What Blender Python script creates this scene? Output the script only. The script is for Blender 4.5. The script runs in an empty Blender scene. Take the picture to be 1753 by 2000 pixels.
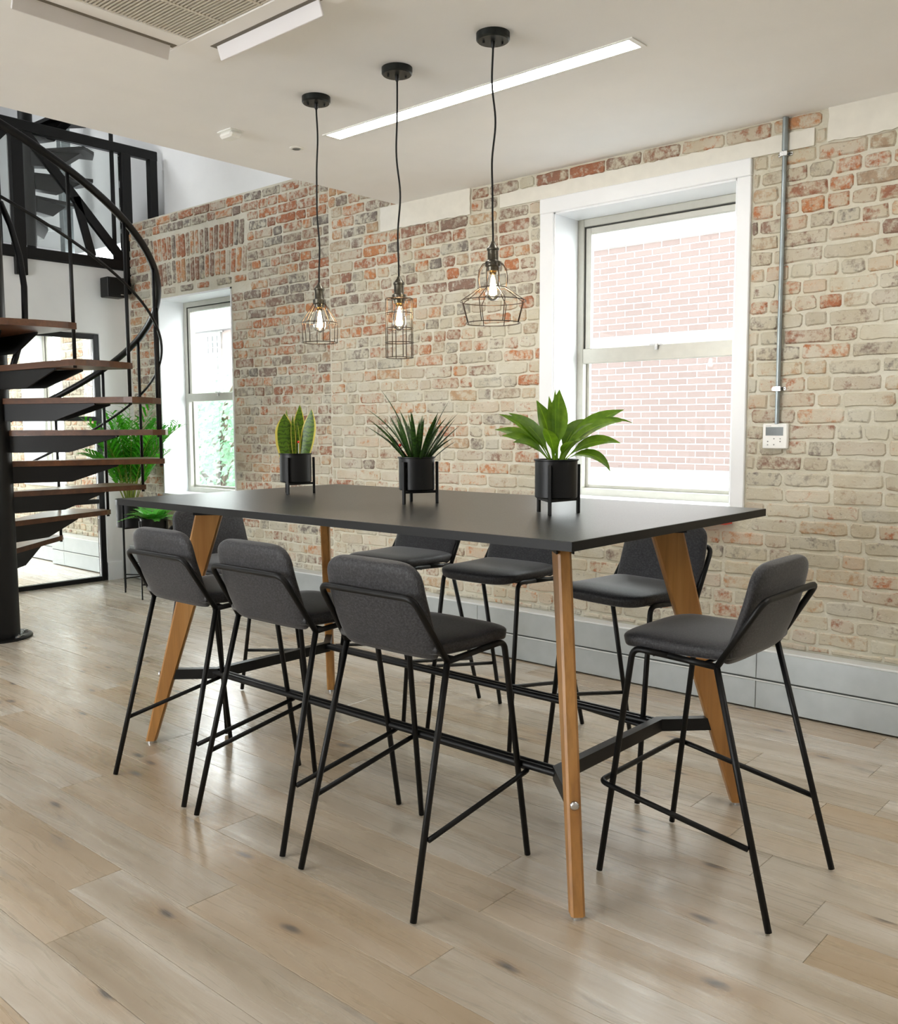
import bpy, math, random
from mathutils import Vector, Matrix
random.seed(7)
sc = bpy.context.scene
COL = sc.collection
R = math.radians
PI = math.pi

# ------------------------------------------------------------------ camera
F_PX, W_PX, H_PX = 1812.84, 1753, 2000
CAM_H = 1.38
yaw, pitch, roll = R(41.4554), R(5.36365), R(-0.23988)
fwd = Vector((-math.sin(yaw)*math.cos(pitch), math.cos(yaw)*math.cos(pitch), -math.sin(pitch)))
rgt = Vector((math.cos(yaw), math.sin(yaw), 0)); upv = rgt.cross(fwd)
r2 = rgt*math.cos(roll) + upv*math.sin(roll); u2 = upv*math.cos(roll) - rgt*math.sin(roll)
cam_d = bpy.data.cameras.new('camera'); cam = bpy.data.objects.new('camera', cam_d); COL.objects.link(cam)
cam_d.sensor_fit = 'HORIZONTAL'; cam_d.sensor_width = 36.0; cam_d.lens = 36.0*F_PX/W_PX
cam_d.clip_start = 0.05; cam_d.clip_end = 200
M = Matrix((r2, u2, -fwd)).transposed().to_4x4(); M.translation = Vector((0, 0, CAM_H)); cam.matrix_world = M
sc.camera = cam

# ------------------------------------------------------------------ world, exposure, daylight portals
SKY = 7.5
wd = bpy.data.worlds.new('overcast_sky'); sc.world = wd; wd.use_nodes = True
bgn = wd.node_tree.nodes['Background']; bgn.inputs['Color'].default_value = (0.96, 0.985, 1.0, 1); bgn.inputs['Strength'].default_value = SKY
vs = sc.view_settings; vs.view_transform = 'Standard'; vs.look = 'None'; vs.gamma = 1.0; vs.exposure = 1.42; vs.use_curve_mapping = False
try:
    sc.cycles.use_denoising = True; sc.cycles.max_bounces = 10; sc.cycles.diffuse_bounces = 6
    sc.cycles.glossy_bounces = 4; sc.cycles.transmission_bounces = 6; sc.cycles.transparent_max_bounces = 12
    sc.cycles.sample_clamp_indirect = 6.0; sc.cycles.caustics_reflective = False; sc.cycles.caustics_refractive = False
except Exception: pass
def portal(name, loc, rot, sx, sy):
    l = bpy.data.lights.new(name, 'AREA'); l.shape = 'RECTANGLE'; l.size = sx; l.size_y = sy
    o = bpy.data.objects.new(name, l); COL.objects.link(o); o.location = loc; o.rotation_euler = rot
    l.cycles.is_portal = True
    return o
LED = 14.0          # radiance of the recessed ceiling strips

# ------------------------------------------------------------------ materials
MATS = {}
def lin(r, g, b):
    f = lambda c: (c/255/12.92) if c/255 <= .04045 else ((c/255+.055)/1.055)**2.4
    return (f(r), f(g), f(b), 1)
class NT:
    def __init__(s, name):
        s.m = bpy.data.materials.new(name); s.m.use_nodes = True; s.t = s.m.node_tree
        s.b = s.t.nodes['Principled BSDF']; s.out = s.t.nodes['Material Output']; MATS[name] = s.m
    def n(s, typ, **kw):
        nd = s.t.nodes.new(typ)
        for k, v in kw.items():
            if k.startswith('i_'): nd.inputs[k[2:].replace('_', ' ')].default_value = v
            else: setattr(nd, k, v)
        return nd
    def l(s, a, b): s.t.links.new(a, b)
    def set(s, **kw):
        for k, v in kw.items(): s.b.inputs[k.replace('_', ' ')].default_value = v
        return s
    def noise(s, vec, scale, detail=4, rough=.55):
        nd = s.n('ShaderNodeTexNoise'); nd.inputs['Scale'].default_value = scale; nd.inputs['Detail'].default_value = detail
        nd.inputs['Roughness'].default_value = rough
        if vec is not None: s.l(vec, nd.inputs['Vector'])
        return nd.outputs['Fac']
    def ramp(s, fac, stops):
        nd = s.n('ShaderNodeValToRGB'); e = nd.color_ramp.elements
        e[0].position, e[0].color = stops[0][0], stops[0][1]
        e[1].position, e[1].color = stops[-1][0], stops[-1][1]
        for p, c in stops[1:-1]:
            q = e.new(p); q.color = c
        s.l(fac, nd.inputs['Fac']); return nd.outputs['Color']
    def mix(s, fac, a, b, typ='MIX'):
        nd = s.n('ShaderNodeMix', data_type='RGBA', blend_type=typ)
        for v, i in ((fac, 0), (a, 6), (b, 7)):
            if isinstance(v, (int, float, tuple)): nd.inputs[i].default_value = v
            else: s.l(v, nd.inputs[i])
        return nd.outputs[2]
    def math(s, op, a, b=None, c=None, clamp=False):
        nd = s.n('ShaderNodeMath', operation=op, use_clamp=clamp)
        for i, v in enumerate((a, b, c)):
            if v is None: continue
            if isinstance(v, (int, float)): nd.inputs[i].default_value = v
            else: s.l(v, nd.inputs[i])
        return nd.outputs[0]
    def mapr(s, v, a, b, c=0., d=1.):
        nd = s.n('ShaderNodeMapRange'); nd.clamp = True
        s.l(v, nd.inputs[0])
        for i, q in enumerate((a, b, c, d)): nd.inputs[i+1].default_value = q
        return nd.outputs[0]
    def mapping(s, vec, scale, loc=None):
        nd = s.n('ShaderNodeMapping'); nd.inputs['Scale'].default_value = scale; s.l(vec, nd.inputs['Vector'])
        if loc is not None: s.l(loc, nd.inputs['Location'])
        return nd.outputs['Vector']
    def bump(s, h, strength=.3, dist=.002):
        nd = s.n('ShaderNodeBump'); nd.inputs['Strength'].default_value = strength; nd.inputs['Distance'].default_value = dist
        s.l(h, nd.inputs['Height']); s.l(nd.outputs['Normal'], s.b.inputs['Normal'])
    def pos(s): return s.n('ShaderNodeNewGeometry').outputs['Position']
    def obj(s): return s.n('ShaderNodeTexCoord').outputs['Object']
    def color(s, c): s.l(c, s.b.inputs['Base Color'])

def plain(name, rgb, rough=.5, metal=0., spec=.5, nz=0., nscale=30):
    t = NT(name); t.set(Roughness=rough, Metallic=metal); t.b.inputs['Specular IOR Level'].default_value = spec
    c = lin(*rgb)
    if nz > 0:
        f = t.noise(t.pos(), nscale, 5)
        a = tuple(x*(1-nz) for x in c[:3])+(1,); b = tuple(min(1, x*(1+nz)) for x in c[:3])+(1,)
        t.color(t.ramp(f, [(.3, a), (.7, b)]))
        t.bump(f, .08, .001)
    else: t.b.inputs['Base Color'].default_value = c
    return t.m

plain('ceiling_paint', (244, 244, 244), .75, nz=.015, nscale=4)
plain('wall_paint', (236, 237, 237), .7, nz=.02, nscale=5)
plain('trim_paint', (238, 240, 242), .35, nz=.01, nscale=9)
plain('plaster_patch', (226, 223, 213), .8, nz=.04, nscale=14)
plain('black_steel', (8, 8, 8), .42, .0, .32, nz=.15, nscale=60)
plain('black_powder', (6, 6, 6), .45, .0, .3, nz=.1, nscale=90)
plain('black_pot', (9, 9, 10), .42, .0, .35, nz=.1, nscale=50)
plain('dark_canopy', (38, 42, 40), .4, .6, .5, nz=.15, nscale=40)
plain('cord', (10, 10, 10), .8)
plain('pewter', (92, 88, 78), .32, .9, .5, nz=.2, nscale=80)
plain('cage_wire', (74, 58, 46), .38, .75, .5, nz=.2, nscale=80)
plain('gold_cap', (190, 140, 70), .3, .9)
plain('galvanised', (150, 158, 160), .38, .85, .5, nz=.12, nscale=22)
plain('zinc_bolt', (205, 205, 205), .25, .95)
plain('white_plastic', (236, 236, 232), .4, nz=.01, nscale=40)
plain('flap_plastic', (226, 224, 226), .45)
plain('grille_dark', (120, 114, 104), .7)
plain('grille_light', (208, 202, 190), .6)
plain('lcd', (50, 58, 50), .25, nz=.1, nscale=120)
plain('key_grey', (120, 120, 118), .6)
plain('print_grey', (150, 150, 148), .6)
plain('frame_alu', (188, 187, 178), .4, .25, .5, nz=.04, nscale=20)
plain('frame_gasket', (60, 60, 56), .6)
plain('trunk_face', (176, 182, 183), .40, .35, .5, nz=.05, nscale=12)
plain('trunk_cap', (214, 217, 217), .45, .2, .5, nz=.02, nscale=20)
plain('trunk_gap', (70, 74, 70), .6)
plain('soil', (45, 36, 28), .95, nz=.4, nscale=90)
plain('red_knob', (225, 35, 25), .35)
plain('clear_stick', (225, 225, 220), .3)
plain('ext_band', (142, 140, 138), .8, nz=.03, nscale=6)
plain('ext_mortar', (120, 117, 115), .9)
plain('roof_slate', (116, 118, 122), .8, nz=.06, nscale=3)
plain('ext_glass', (62, 68, 72), .2)
plain('bark', (70, 52, 40), .9, nz=.3, nscale=20)
plain('subfloor', (92, 72, 50), .9)
plain('book_red', (196, 60, 44), .5)
plain('book_white', (232, 226, 228), .5)
plain('upper_floor_slab', (40, 40, 42), .7)

def mk_glass(name, refl=.5, tint=(1, 1, 1, 1)):
    t = NT(name); t.t.nodes.remove(t.b)
    tr = t.n('ShaderNodeBsdfTransparent'); tr.inputs['Color'].default_value = tint
    gl = t.n('ShaderNodeBsdfGlossy'); gl.inputs['Roughness'].default_value = .02
    lw = t.n('ShaderNodeFresnel'); lw.inputs['IOR'].default_value = 1.45
    fac = t.math('MULTIPLY', lw.outputs[0], refl)
    mx = t.n('ShaderNodeMixShader'); t.l(fac, mx.inputs[0]); t.l(tr.outputs[0], mx.inputs[1]); t.l(gl.outputs[0], mx.inputs[2])
    t.l(mx.outputs[0], t.out.inputs['Surface'])
mk_glass('pane_glass', .45, (.965, .985, .975, 1)); mk_glass('bulb_glass', .9, (1, .97, .92, 1)); mk_glass('partition_glass', .9, (.95, .97, .96, 1))
def mk_emit(name, rgb, strength):
    t = NT(name); t.t.nodes.remove(t.b); e = t.n('ShaderNodeEmission'); e.inputs['Color'].default_value = rgb; e.inputs['Strength'].default_value = strength
    t.l(e.outputs[0], t.out.inputs['Surface'])
mk_emit('led_emit', (1, .985, .96, 1), LED); mk_emit('filament_emit', (1, .80, .52, 1), 130.0)

def mk_brick():
    t = NT('old_brick'); p = t.pos()
    at = t.n('ShaderNodeAttribute'); at.attribute_name = 'bcol'
    sp = t.n('ShaderNodeSeparateColor'); t.l(at.outputs['Color'], sp.inputs[0])
    hue, wash, rnd = sp.outputs[0], sp.outputs[1], sp.outputs[2]
    base = t.ramp(hue, [(0, lin(128, 122, 116)), (.18, lin(142, 122, 110)), (.36, lin(158, 114, 94)), (.55, lin(182, 116, 82)), (.7, lin(198, 132, 86)), (.82, lin(190, 158, 124)), (1, lin(156, 152, 142))])
    fine = t.noise(p, 55, 6, .65)
    base = t.mix(t.mapr(fine, .3, .72), base, t.mix(.42, base, lin(84, 74, 68)))
    patch = t.noise(p, 24, 5, .62); big = t.noise(p, 6, 3)
    m = t.math('ADD', t.math('MULTIPLY', patch, 1.9), t.math('MULTIPLY', wash, .62))
    m = t.math('ADD', m, t.math('MULTIPLY', fine, 1.3)); m = t.math('ADD', m, t.math('MULTIPLY', big, .5))
    mask = t.mapr(m, 1.80, 2.22)
    washc = t.mix(t.mapr(t.noise(p, 7, 3), .35, .65), lin(207, 204, 188), lin(197, 190, 168))
    washc = t.mix(t.mapr(rnd, 0, 1, 0, .22), washc, base)
    c = t.mix(t.math('MULTIPLY', mask, .93), base, washc)
    fleck = t.mapr(t.noise(p, 95, 4, .7), .62, .70)
    c = t.mix(t.math('MULTIPLY', fleck, .75), c, lin(222, 218, 206))
    dark = t.mapr(t.noise(p, 44, 5, .7), .62, .72)
    c = t.mix(t.math('MULTIPLY', dark, .55), c, lin(96, 88, 80))
    t.color(c); t.set(Roughness=.9); t.b.inputs['Specular IOR Level'].default_value = .2
    t.bump(t.math('ADD', fine, patch), .5, .006)
mk_brick()
def mk_mortar():
    t = NT('lime_mortar'); p = t.pos(); f = t.noise(p, 60, 6, .65); g = t.noise(p, 9, 4)
    c = t.mix(t.mapr(g, .35, .65), lin(214, 211, 197), lin(204, 199, 180))
    c = t.mix(t.mapr(f, .62, .76, 0, .7), c, lin(112, 102, 84))
    c = t.mix(t.mapr(t.noise(p, 120, 3), .6, .72, 0, .6), c, lin(224, 220, 208))
    t.color(c); t.set(Roughness=.95); t.b.inputs['Specular IOR Level'].default_value = .15; t.bump(t.math('ADD', f, g), .6, .008)
mk_mortar()
def mk_extbrick():
    t = NT('neighbour_brick'); oi = t.n('ShaderNodeObjectInfo'); p = t.pos()
    c = t.ramp(oi.outputs['Random'], [(0, lin(72, 60, 57)), (.5, lin(75, 63, 60)), (1, lin(78, 66, 63))])
    c = t.mix(t.mapr(t.noise(p, 20, 4), .3, .7, 0, .3), c, lin(82, 71, 68)); t.color(c); t.set(Roughness=.9)
mk_extbrick()

def mk_oak_floor():
    t = NT('oak_plank'); o = t.obj(); oi = t.n('ShaderNodeObjectInfo'); rnd = oi.outputs['Random']
    cx = t.n('ShaderNodeCombineXYZ'); t.l(t.math('MULTIPLY', rnd, 37.0), cx.inputs[0]); t.l(t.math('MULTIPLY', rnd, 91.0), cx.inputs[1]); t.l(t.math('MULTIPLY', rnd, 13.0), cx.inputs[2])
    v = t.n('ShaderNodeVectorMath', operation='ADD'); t.l(o, v.inputs[0]); t.l(cx.outputs[0], v.inputs[1]); v = v.outputs[0]
    warp = t.noise(t.mapping(v, (1.3, 5, 1)), 1.0, 3)
    wv = t.n('ShaderNodeVectorMath', operation='MULTIPLY_ADD')
    cw = t.n('ShaderNodeCombineXYZ'); t.l(warp, cw.inputs[1]); t.l(cw.outputs[0], wv.inputs[0]); wv.inputs[1].default_value = (0, .12, 0); t.l(v, wv.inputs[2]); v2 = wv.outputs[0]
    grain = t.noise(t.mapping(v2, (2.2, 62, 10)), 1.0, 6, .6)
    broad = t.noise(t.mapping(v2, (.8, 7.5, 1)), 1.0, 4, .55)
    fine = t.noise(t.mapping(v2, (9, 240, 10)), 1.0, 3)
    c = t.ramp(broad, [(.26, lin(146, 132, 110)), (.42, lin(173, 161, 142)), (.58, lin(192, 183, 168)), (.74, lin(208, 202, 192))])
    c = t.mix(t.mapr(grain, .42, .72, 0, .30), c, lin(154, 132, 106))
    c = t.mix(t.mapr(fine, .5, .75, 0, .25), c, lin(164, 146, 122))
    # tone per plank
    c = t.mix(t.mapr(rnd, 0, 1, 0, .30), c, lin(206, 198, 184))
    r2_ = t.math('FRACT', t.math('MULTIPLY', rnd, 17.3))
    c = t.mix(t.mapr(r2_, .55, 1, 0, .6), c, lin(172, 146, 110))
    # grey smoky streaks and knots
    sm = t.noise(t.mapping(v2, (2.6, 15, 1)), 1.0, 5, .6)
    c = t.mix(t.mapr(sm, .62, .78, 0, .7), c, lin(122, 114, 106))
    vo = t.n('ShaderNodeTexVoronoi'); vo.inputs['Scale'].default_value = 1.0; vo.voronoi_dimensions = '2D'; t.l(t.mapping(v2, (1.5, 4.4, 1)), vo.inputs['Vector'])
    sv = t.n('ShaderNodeSeparateColor'); t.l(vo.outputs['Color'], sv.inputs[0])
    kd = t.math('ADD', vo.outputs['Distance'], t.math('ADD', t.mapr(sv.outputs[0], .42, .5, .5, 0), t.math('MULTIPLY', t.math('SUBTRACT', t.noise(t.mapping(v2, (22, 60, 1)), 1.0, 3), .5), .05)))
    c = t.mix(t.mapr(kd, .05, .26, .45, 0), c, lin(160, 130, 94))
    c = t.mix(t.mapr(kd, .02, .075, .85, 0), c, lin(92, 90, 88))
    # silvery crack lines
    ck = t.noise(t.mapping(v2, (3.2, 90, 1)), 1.0, 2); ck2 = t.noise(t.mapping(v2, (2.0, 9, 1)), 1.0, 2)
    c = t.mix(t.math('MULTIPLY', t.mapr(ck, .73, .77, 0, .35), t.mapr(ck2, .60, .70)), c, lin(96, 94, 96))
    t.color(c)
    t.l(t.mapr(grain, .3, .7, .24, .33), t.b.inputs['Roughness']); t.b.inputs['Specular IOR Level'].default_value = .8
    t.bump(t.math('ADD', grain, fine), .10, .001)
mk_oak_floor()
def mk_wood(name, c1, c2, c3, axis, rough=.42):
    t = NT(name); o = t.obj(); oi = t.n('ShaderNodeObjectInfo')
    cx = t.n('ShaderNodeCombineXYZ'); t.l(t.math('MULTIPLY', oi.outputs['Random'], 20.), cx.inputs[0]); t.l(t.math('MULTIPLY', oi.outputs['Random'], 50.), cx.inputs[1])
    s = [55, 55, 55]; s[axis] = 2.5
    g = t.noise(t.mapping(o, tuple(s), cx.outputs[0]), 1.0, 5, .6); s2 = [14, 14, 14]; s2[axis] = 1.2
    b = t.noise(t.mapping(o, tuple(s2), cx.outputs[0]), 1.0, 3)
    c = t.ramp(b, [(.3, lin(*c1)), (.55, lin(*c2)), (.75, lin(*c3))]); c = t.mix(t.mapr(g, .45, .72, 0, .45), c, lin(*[int(x*.72) for x in c1]))
    t.color(c); t.set(Roughness=rough); t.bump(g, .08, .001)
mk_wood('oak_leg', (150, 102, 50), (168, 120, 64), (180, 134, 78), 2, .38)
mk_wood('tread_wood', (76, 44, 22), (94, 57, 31), (110, 68, 38), 0, .35)
def mk_fabric():
    t = NT('grey_fabric'); o = t.obj()
    a = t.noise(t.mapping(o, (520, 110, 110)), 1.0, 3); b = t.noise(t.mapping(o, (110, 520, 520)), 1.0, 3); m = t.math('ADD', a, b)
    c = t.ramp(t.math('MULTIPLY', m, .5), [(.36, lin(28, 28, 30)), (.5, lin(46, 46, 49)), (.64, lin(70, 70, 72))])
    t.color(c); t.set(Roughness=.6); t.b.inputs['Specular IOR Level'].default_value = .4
    t.b.inputs['Sheen Weight'].default_value = .35; t.b.inputs['Sheen Roughness'].default_value = .3
    t.bump(m, .25, .0012)
mk_fabric()
def mk_laminate():
    t = NT('black_laminate'); f = t.noise(t.pos(), 400, 2)
    t.color(t.ramp(f, [(.3, lin(26, 26, 25)), (.7, lin(33, 33, 32))])); t.l(t.mapr(f, .3, .7, .30, .36), t.b.inputs['Roughness']); t.b.inputs['Specular IOR Level'].default_value = .9
mk_laminate()
def mk_leaf(name, c1, c2, stripe=None, trans=.25, rough=.4, edge=None):
    # leaf coordinates in attribute 'lf': r = across (0..1), g = along (0..1)
    t = NT(name); at = t.n('ShaderNodeAttribute'); at.attribute_name = 'lf'
    sp = t.n('ShaderNodeSeparateColor'); t.l(at.outputs['Color'], sp.inputs[0])
    oi = t.n('ShaderNodeObjectInfo'); n = t.noise(t.pos(), 25, 3)
    c = t.mix(t.mapr(n, .3, .7), lin(*c1), lin(*c2)); c = t.mix(t.mapr(oi.outputs['Random'], 0, 1, 0, .5), c, lin(*[int(x*.72) for x in c1]))
    across = t.math('ABSOLUTE', t.math('SUBTRACT', sp.outputs[0], .5))
    if stripe:
        w = t.math('SINE', t.math('ADD', t.math('MULTIPLY', sp.outputs[1], 70.), t.math('MULTIPLY', t.noise(t.pos(), 60, 3), 14.)))
        c = t.mix(t.mapr(w, .1, .7, 0, .65), c, lin(*stripe))
    else:
        c = t.mix(t.mapr(across, .0, .05, .5, 0), c, lin(*[min(255, int(x*1.25)) for x in c2]))
    if edge: c = t.mix(t.mapr(across, edge[1], edge[1]+.05), c, lin(*edge[0]))
    t.color(c); t.set(Roughness=rough)
    if trans > 0:
        tl = t.n('ShaderNodeBsdfTranslucent'); t.l(c, tl.inputs['Color']); mx = t.n('ShaderNodeMixShader'); mx.inputs[0].default_value = trans
        t.l(t.b.outputs[0], mx.inputs[1]); t.l(tl.outputs[0], mx.inputs[2]); t.l(mx.outputs[0], t.out.inputs['Surface'])
mk_leaf('snake_leaf', (82, 120, 18), (108, 146, 26), (30, 52, 12), .2, .35, ((214, 200, 96), .37))
mk_leaf('spike_leaf', (46, 76, 28), (70, 104, 40), (20, 42, 16), .15, .38)
mk_leaf('broad_leaf', (84, 128, 22), (136, 176, 44), None, .4, .32)
mk_leaf('palm_leaf', (40, 128, 24), (86, 176, 30), None, .4, .4)
mk_leaf('fern_leaf', (40, 118, 44), (92, 164, 66), None, .4, .4)
mk_leaf('tree_leaf', (100, 142, 114), (136, 174, 142), None, .45, .5)
mk_leaf('stem_green', (110, 130, 40), (150, 160, 60), None, .1, .5)

# ------------------------------------------------------------------ mesh helpers
class MB:
    def __init__(s): s.v = []; s.f = []; s.a = []
    def add(s, vs, fs, at=None):
        o = len(s.v); s.v += [tuple(x) for x in vs]; s.f += [tuple(i+o for i in f) for f in fs]
        s.a += list(at) if at else [(0.5, 0.5, 0.5, 1)]*len(vs)
        return s
    def box(s, x0, x1, y0, y1, z0, z1, rot=None, at=None):
        vs = [Vector(p) for p in ((x0, y0, z0), (x1, y0, z0), (x1, y1, z0), (x0, y1, z0), (x0, y0, z1), (x1, y0, z1), (x1, y1, z1), (x0, y1, z1))]
        if rot is not None:
            c = Vector(((x0+x1)/2, (y0+y1)/2, (z0+z1)/2)); vs = [rot @ (v-c) + c for v in vs]
        if at is not None: vs = [v + Vector(at) for v in vs]
        return s.add(vs, [(0, 3, 2, 1), (4, 5, 6, 7), (0, 1, 5, 4), (1, 2, 6, 5), (2, 3, 7, 6), (3, 0, 4, 7)])
    def cbox(s, x0, x1, y0, y1, z0, z1, c=.003):
        # box with chamfered edges
        vs = []; ids = {}
        X, Y, Z = (x0, x1), (y0, y1), (z0, z1); sg = (1, -1)
        for i in range(2):
            for j in range(2):
                for k in range(2):
                    for ax in range(3):
                        p = [X[i]+sg[i]*c, Y[j]+sg[j]*c, Z[k]+sg[k]*c]; p[ax] = (X[i], Y[j], Z[k])[ax]
                        ids[(i, j, k, ax)] = len(vs); vs.append(p)
        q = lambda *a: ids[a]; fs = []
        for ax in range(3):
            u, w = [a for a in range(3) if a != ax]
            for side in range(2):
                f = []
                for (a, b) in ((0, 0), (1, 0), (1, 1), (0, 1)):
                    key = [0, 0, 0]; key[ax] = side; key[u] = a; key[w] = b; f.append(q(*key, ax))
                fs.append(tuple(f))
        for ax in range(3):
            u, w = [a for a in range(3) if a != ax]
            for a in range(2):
                for b in range(2):
                    k0 = [0, 0, 0]; k1 = [0, 0, 0]; k0[u] = k1[u] = a; k0[w] = k1[w] = b; k0[ax] = 0; k1[ax] = 1
                    fs.append((q(*k0, u), q(*k1, u), q(*k1, w), q(*k0, w)))
        for i in range(2):
            for j in range(2):
                for k in range(2): fs.append((q(i, j, k, 0), q(i, j, k, 1), q(i, j, k, 2)))
        return s.add(vs, fs)
    def tube(s, pts, r, n=8, closed=False, caps=True):
        pts = [Vector(p) for p in pts]; m = len(pts)
        rr = r if isinstance(r, (list, tuple)) else [r]*m
        def tan(i):
            if closed: return (pts[(i+1) % m]-pts[i-1]).normalized()
            a = pts[max(i-1, 0)]; b = pts[min(i+1, m-1)]; return (b-a).normalized()
        t = tan(0); u = t.orthogonal().normalized(); vs = []
        for i in range(m):
            t2 = tan(i); u = (u - t2*u.dot(t2)); u = u.normalized() if u.length > 1e-6 else t2.orthogonal().normalized()
            w = t2.cross(u)
            for j in range(n):
                a = 2*PI*j/n; vs.append(pts[i] + (u*math.cos(a)+w*math.sin(a))*rr[i])
        fs = []
        for i in range(m if closed else m-1):
            i2 = (i+1) % m
            for j in range(n): fs.append((i*n+j, i*n+(j+1) % n, i2*n+(j+1) % n, i2*n+j))
        if caps and not closed: fs.append(tuple(range(n-1, -1, -1))); fs.append(tuple((m-1)*n+j for j in range(n)))
        return s.add(vs, fs)
    def lathe(s, prof, n=24, c=(0, 0, 0), cap0=True, cap1=True):
        vs = []; fs = []; m = len(prof)
        for (r, z) in prof:
            for j in range(n):
                a = 2*PI*j/n; vs.append((c[0]+r*math.cos(a), c[1]+r*math.sin(a), c[2]+z))
        for i in range(m-1):
            for j in range(n): fs.append((i*n+j, i*n+(j+1) % n, (i+1)*n+(j+1) % n, (i+1)*n+j))
        if cap0: fs.append(tuple(range(n-1, -1, -1)))
        if cap1: fs.append(tuple((m-1)*n+j for j in range(n)))
        return s.add(vs, fs)
    def prism(s, poly, h0, h1, axis=2):
        # extrude a 2D polygon along an axis (2: xy->z, 1: xz->y, 0: yz->x)
        def P(a, b, h): return (a, b, h) if axis == 2 else ((a, h, b) if axis == 1 else (h, a, b))
        n = len(poly); vs = [P(a, b, h0) for a, b in poly]+[P(a, b, h1) for a, b in poly]
        fs = [tuple(range(n-1, -1, -1)), tuple(range(n, 2*n))]+[(i, (i+1) % n, n+(i+1) % n, n+i) for i in range(n)]
        return s.add(vs, fs)
    def mesh(s, name, mat, smooth=False, attr=None):
        me = bpy.data.meshes.new(name); me.from_pydata([tuple(v) for v in s.v], [], s.f)
        if mat: me.materials.append(MATS[mat])
        if attr:
            ca = me.color_attributes.new(attr, 'FLOAT_COLOR', 'POINT')
            ca.data.foreach_set('color', [x for a in s.a for x in a])
        if smooth: me.polygons.foreach_set('use_smooth', [True]*len(me.polygons))
        me.update(); return me
    def build(s, name, mat, parent=None, loc=None, smooth=False, attr=None, auto=None):
        me = s.mesh(name, mat, smooth or auto is not None, attr)
        if auto is not None:
            try: me.set_sharp_from_angle(angle=R(auto))
            except Exception: pass
        o = bpy.data.objects.new(name, me); COL.objects.link(o)
        if parent: o.parent = parent
        if loc: o.location = loc
        return o
def fixn(o):
    import bmesh
    bm = bmesh.new(); bm.from_mesh(o.data); bmesh.ops.recalc_face_normals(bm, faces=bm.faces); bm.to_mesh(o.data); bm.free(); return o
def empty(name, loc=(0, 0, 0), rz=0.):
    o = bpy.data.objects.new(name, None); COL.objects.link(o); o.location = loc; o.rotation_euler = (0, 0, rz); o.empty_display_size = .1; return o
def tag(o, label, cat=None, group=None, kind=None):
    if label: o['label'] = label
    if cat: o['category'] = cat
    if group: o['group'] = group
    if kind: o['kind'] = kind
    return o
def copy_tree(o, parent=None):
    c = o.copy(); COL.objects.link(c); c.parent = parent
    for ch in [x for x in bpy.data.objects if x.parent == o]: copy_tree(ch, c)
    return c
def bend(pts, r=.03, n=5):
    # round the corners of a polyline
    pts = [Vector(p) for p in pts]; out = [pts[0]]
    for i in range(1, len(pts)-1):
        a, b, c = pts[i-1], pts[i], pts[i+1]; d1 = (a-b); d2 = (c-b); rr = min(r, d1.length*.45, d2.length*.45)
        p = b+d1.normalized()*rr; q = b+d2.normalized()*rr
        for k in range(n+1):
            t = k/n; out.append(p*(1-t)**2 + b*2*t*(1-t) + q*t*t)
    out.append(pts[-1]); return out

# ------------------------------------------------------------------ dimensions of the place (metres)
YW, YL = 4.36, 4.47            # brick wall planes: right part, set-back left part
XC = -4.95                     # corner between them
XE = -4.28                     # edge of the ceiling, stairwell beyond
ZC = 2.785                     # ceiling
XP = -7.77                     # plane of the glass partition
CO = 0.0742                    # brick course
W1 = (-3.065, -1.985, .965, 2.556)   # window_1 opening x0,x1,z0,z1
W2 = (-7.30, -6.235, .79, 2.475)     # window_2
W3 = (-10.02, -9.10, .80, 2.44)      # window_3, next room
XR, YF = 3.6, -4.6             # unseen right wall and front wall

def wall_panels(x0, x1, z0, z1, y0, y1, holes):
    # wall mesh along x with rectangular holes
    mb = MB(); xs = sorted({x0, x1, *[h[0] for h in holes], *[h[1] for h in holes]}); zs = sorted({z0, z1, *[h[2] for h in holes], *[h[3] for h in holes]})
    for i in range(len(xs)-1):
        for k in range(len(zs)-1):
            cx, cz = (xs[i]+xs[i+1])/2, (zs[k]+zs[k+1])/2
            if any(h[0] < cx < h[1] and h[2] < cz < h[3] for h in holes): continue
            mb.box(xs[i], xs[i+1], y0, y1, zs[k], zs[k+1])
    return mb
def wall_panels_x(y0, y1, z0, z1, x0, x1, holes):
    mb = MB(); ys = sorted({y0, y1, *[h[0] for h in holes], *[h[1] for h in holes]}); zs = sorted({z0, z1, *[h[2] for h in holes], *[h[3] for h in holes]})
    for i in range(len(ys)-1):
        for k in range(len(zs)-1):
            cy, cz = (ys[i]+ys[i+1])/2, (zs[k]+zs[k+1])/2
            if any(h[0] < cy < h[1] and h[2] < cz < h[3] for h in holes): continue
            mb.box(x0, x1, ys[i], ys[i+1], zs[k], zs[k+1])
    return mb
def struct(o, label=None): return tag(o, label, None, None, 'structure')

wall_r = struct(wall_panels(XC, XR, 0, 3.17, YW+.003, YW+.31, [W1]).build('wall_back_right', 'lime_mortar'), 'limewashed old brick wall with the large sash window')
wall_l = struct(wall_panels(XP, XC, 0, 3.17, YL+.003, YL+.36, [W2]).build('wall_back_left', 'lime_mortar'), 'set-back old brick wall with the window beside the stairs')
wall_n = struct(wall_panels(-13.2, XP, 0, 2.74, YL+.003, YL+.36, [W3]).build('wall_back_far', 'lime_mortar'), 'brick wall of the room behind the glass partition')
wall_u = struct(MB().box(-13.2, XE+.1, 4.85, 5.0, 3.17, 5.5).build('wall_upper', 'wall_paint'), 'pale painted wall above the brick in the stairwell')
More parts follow.
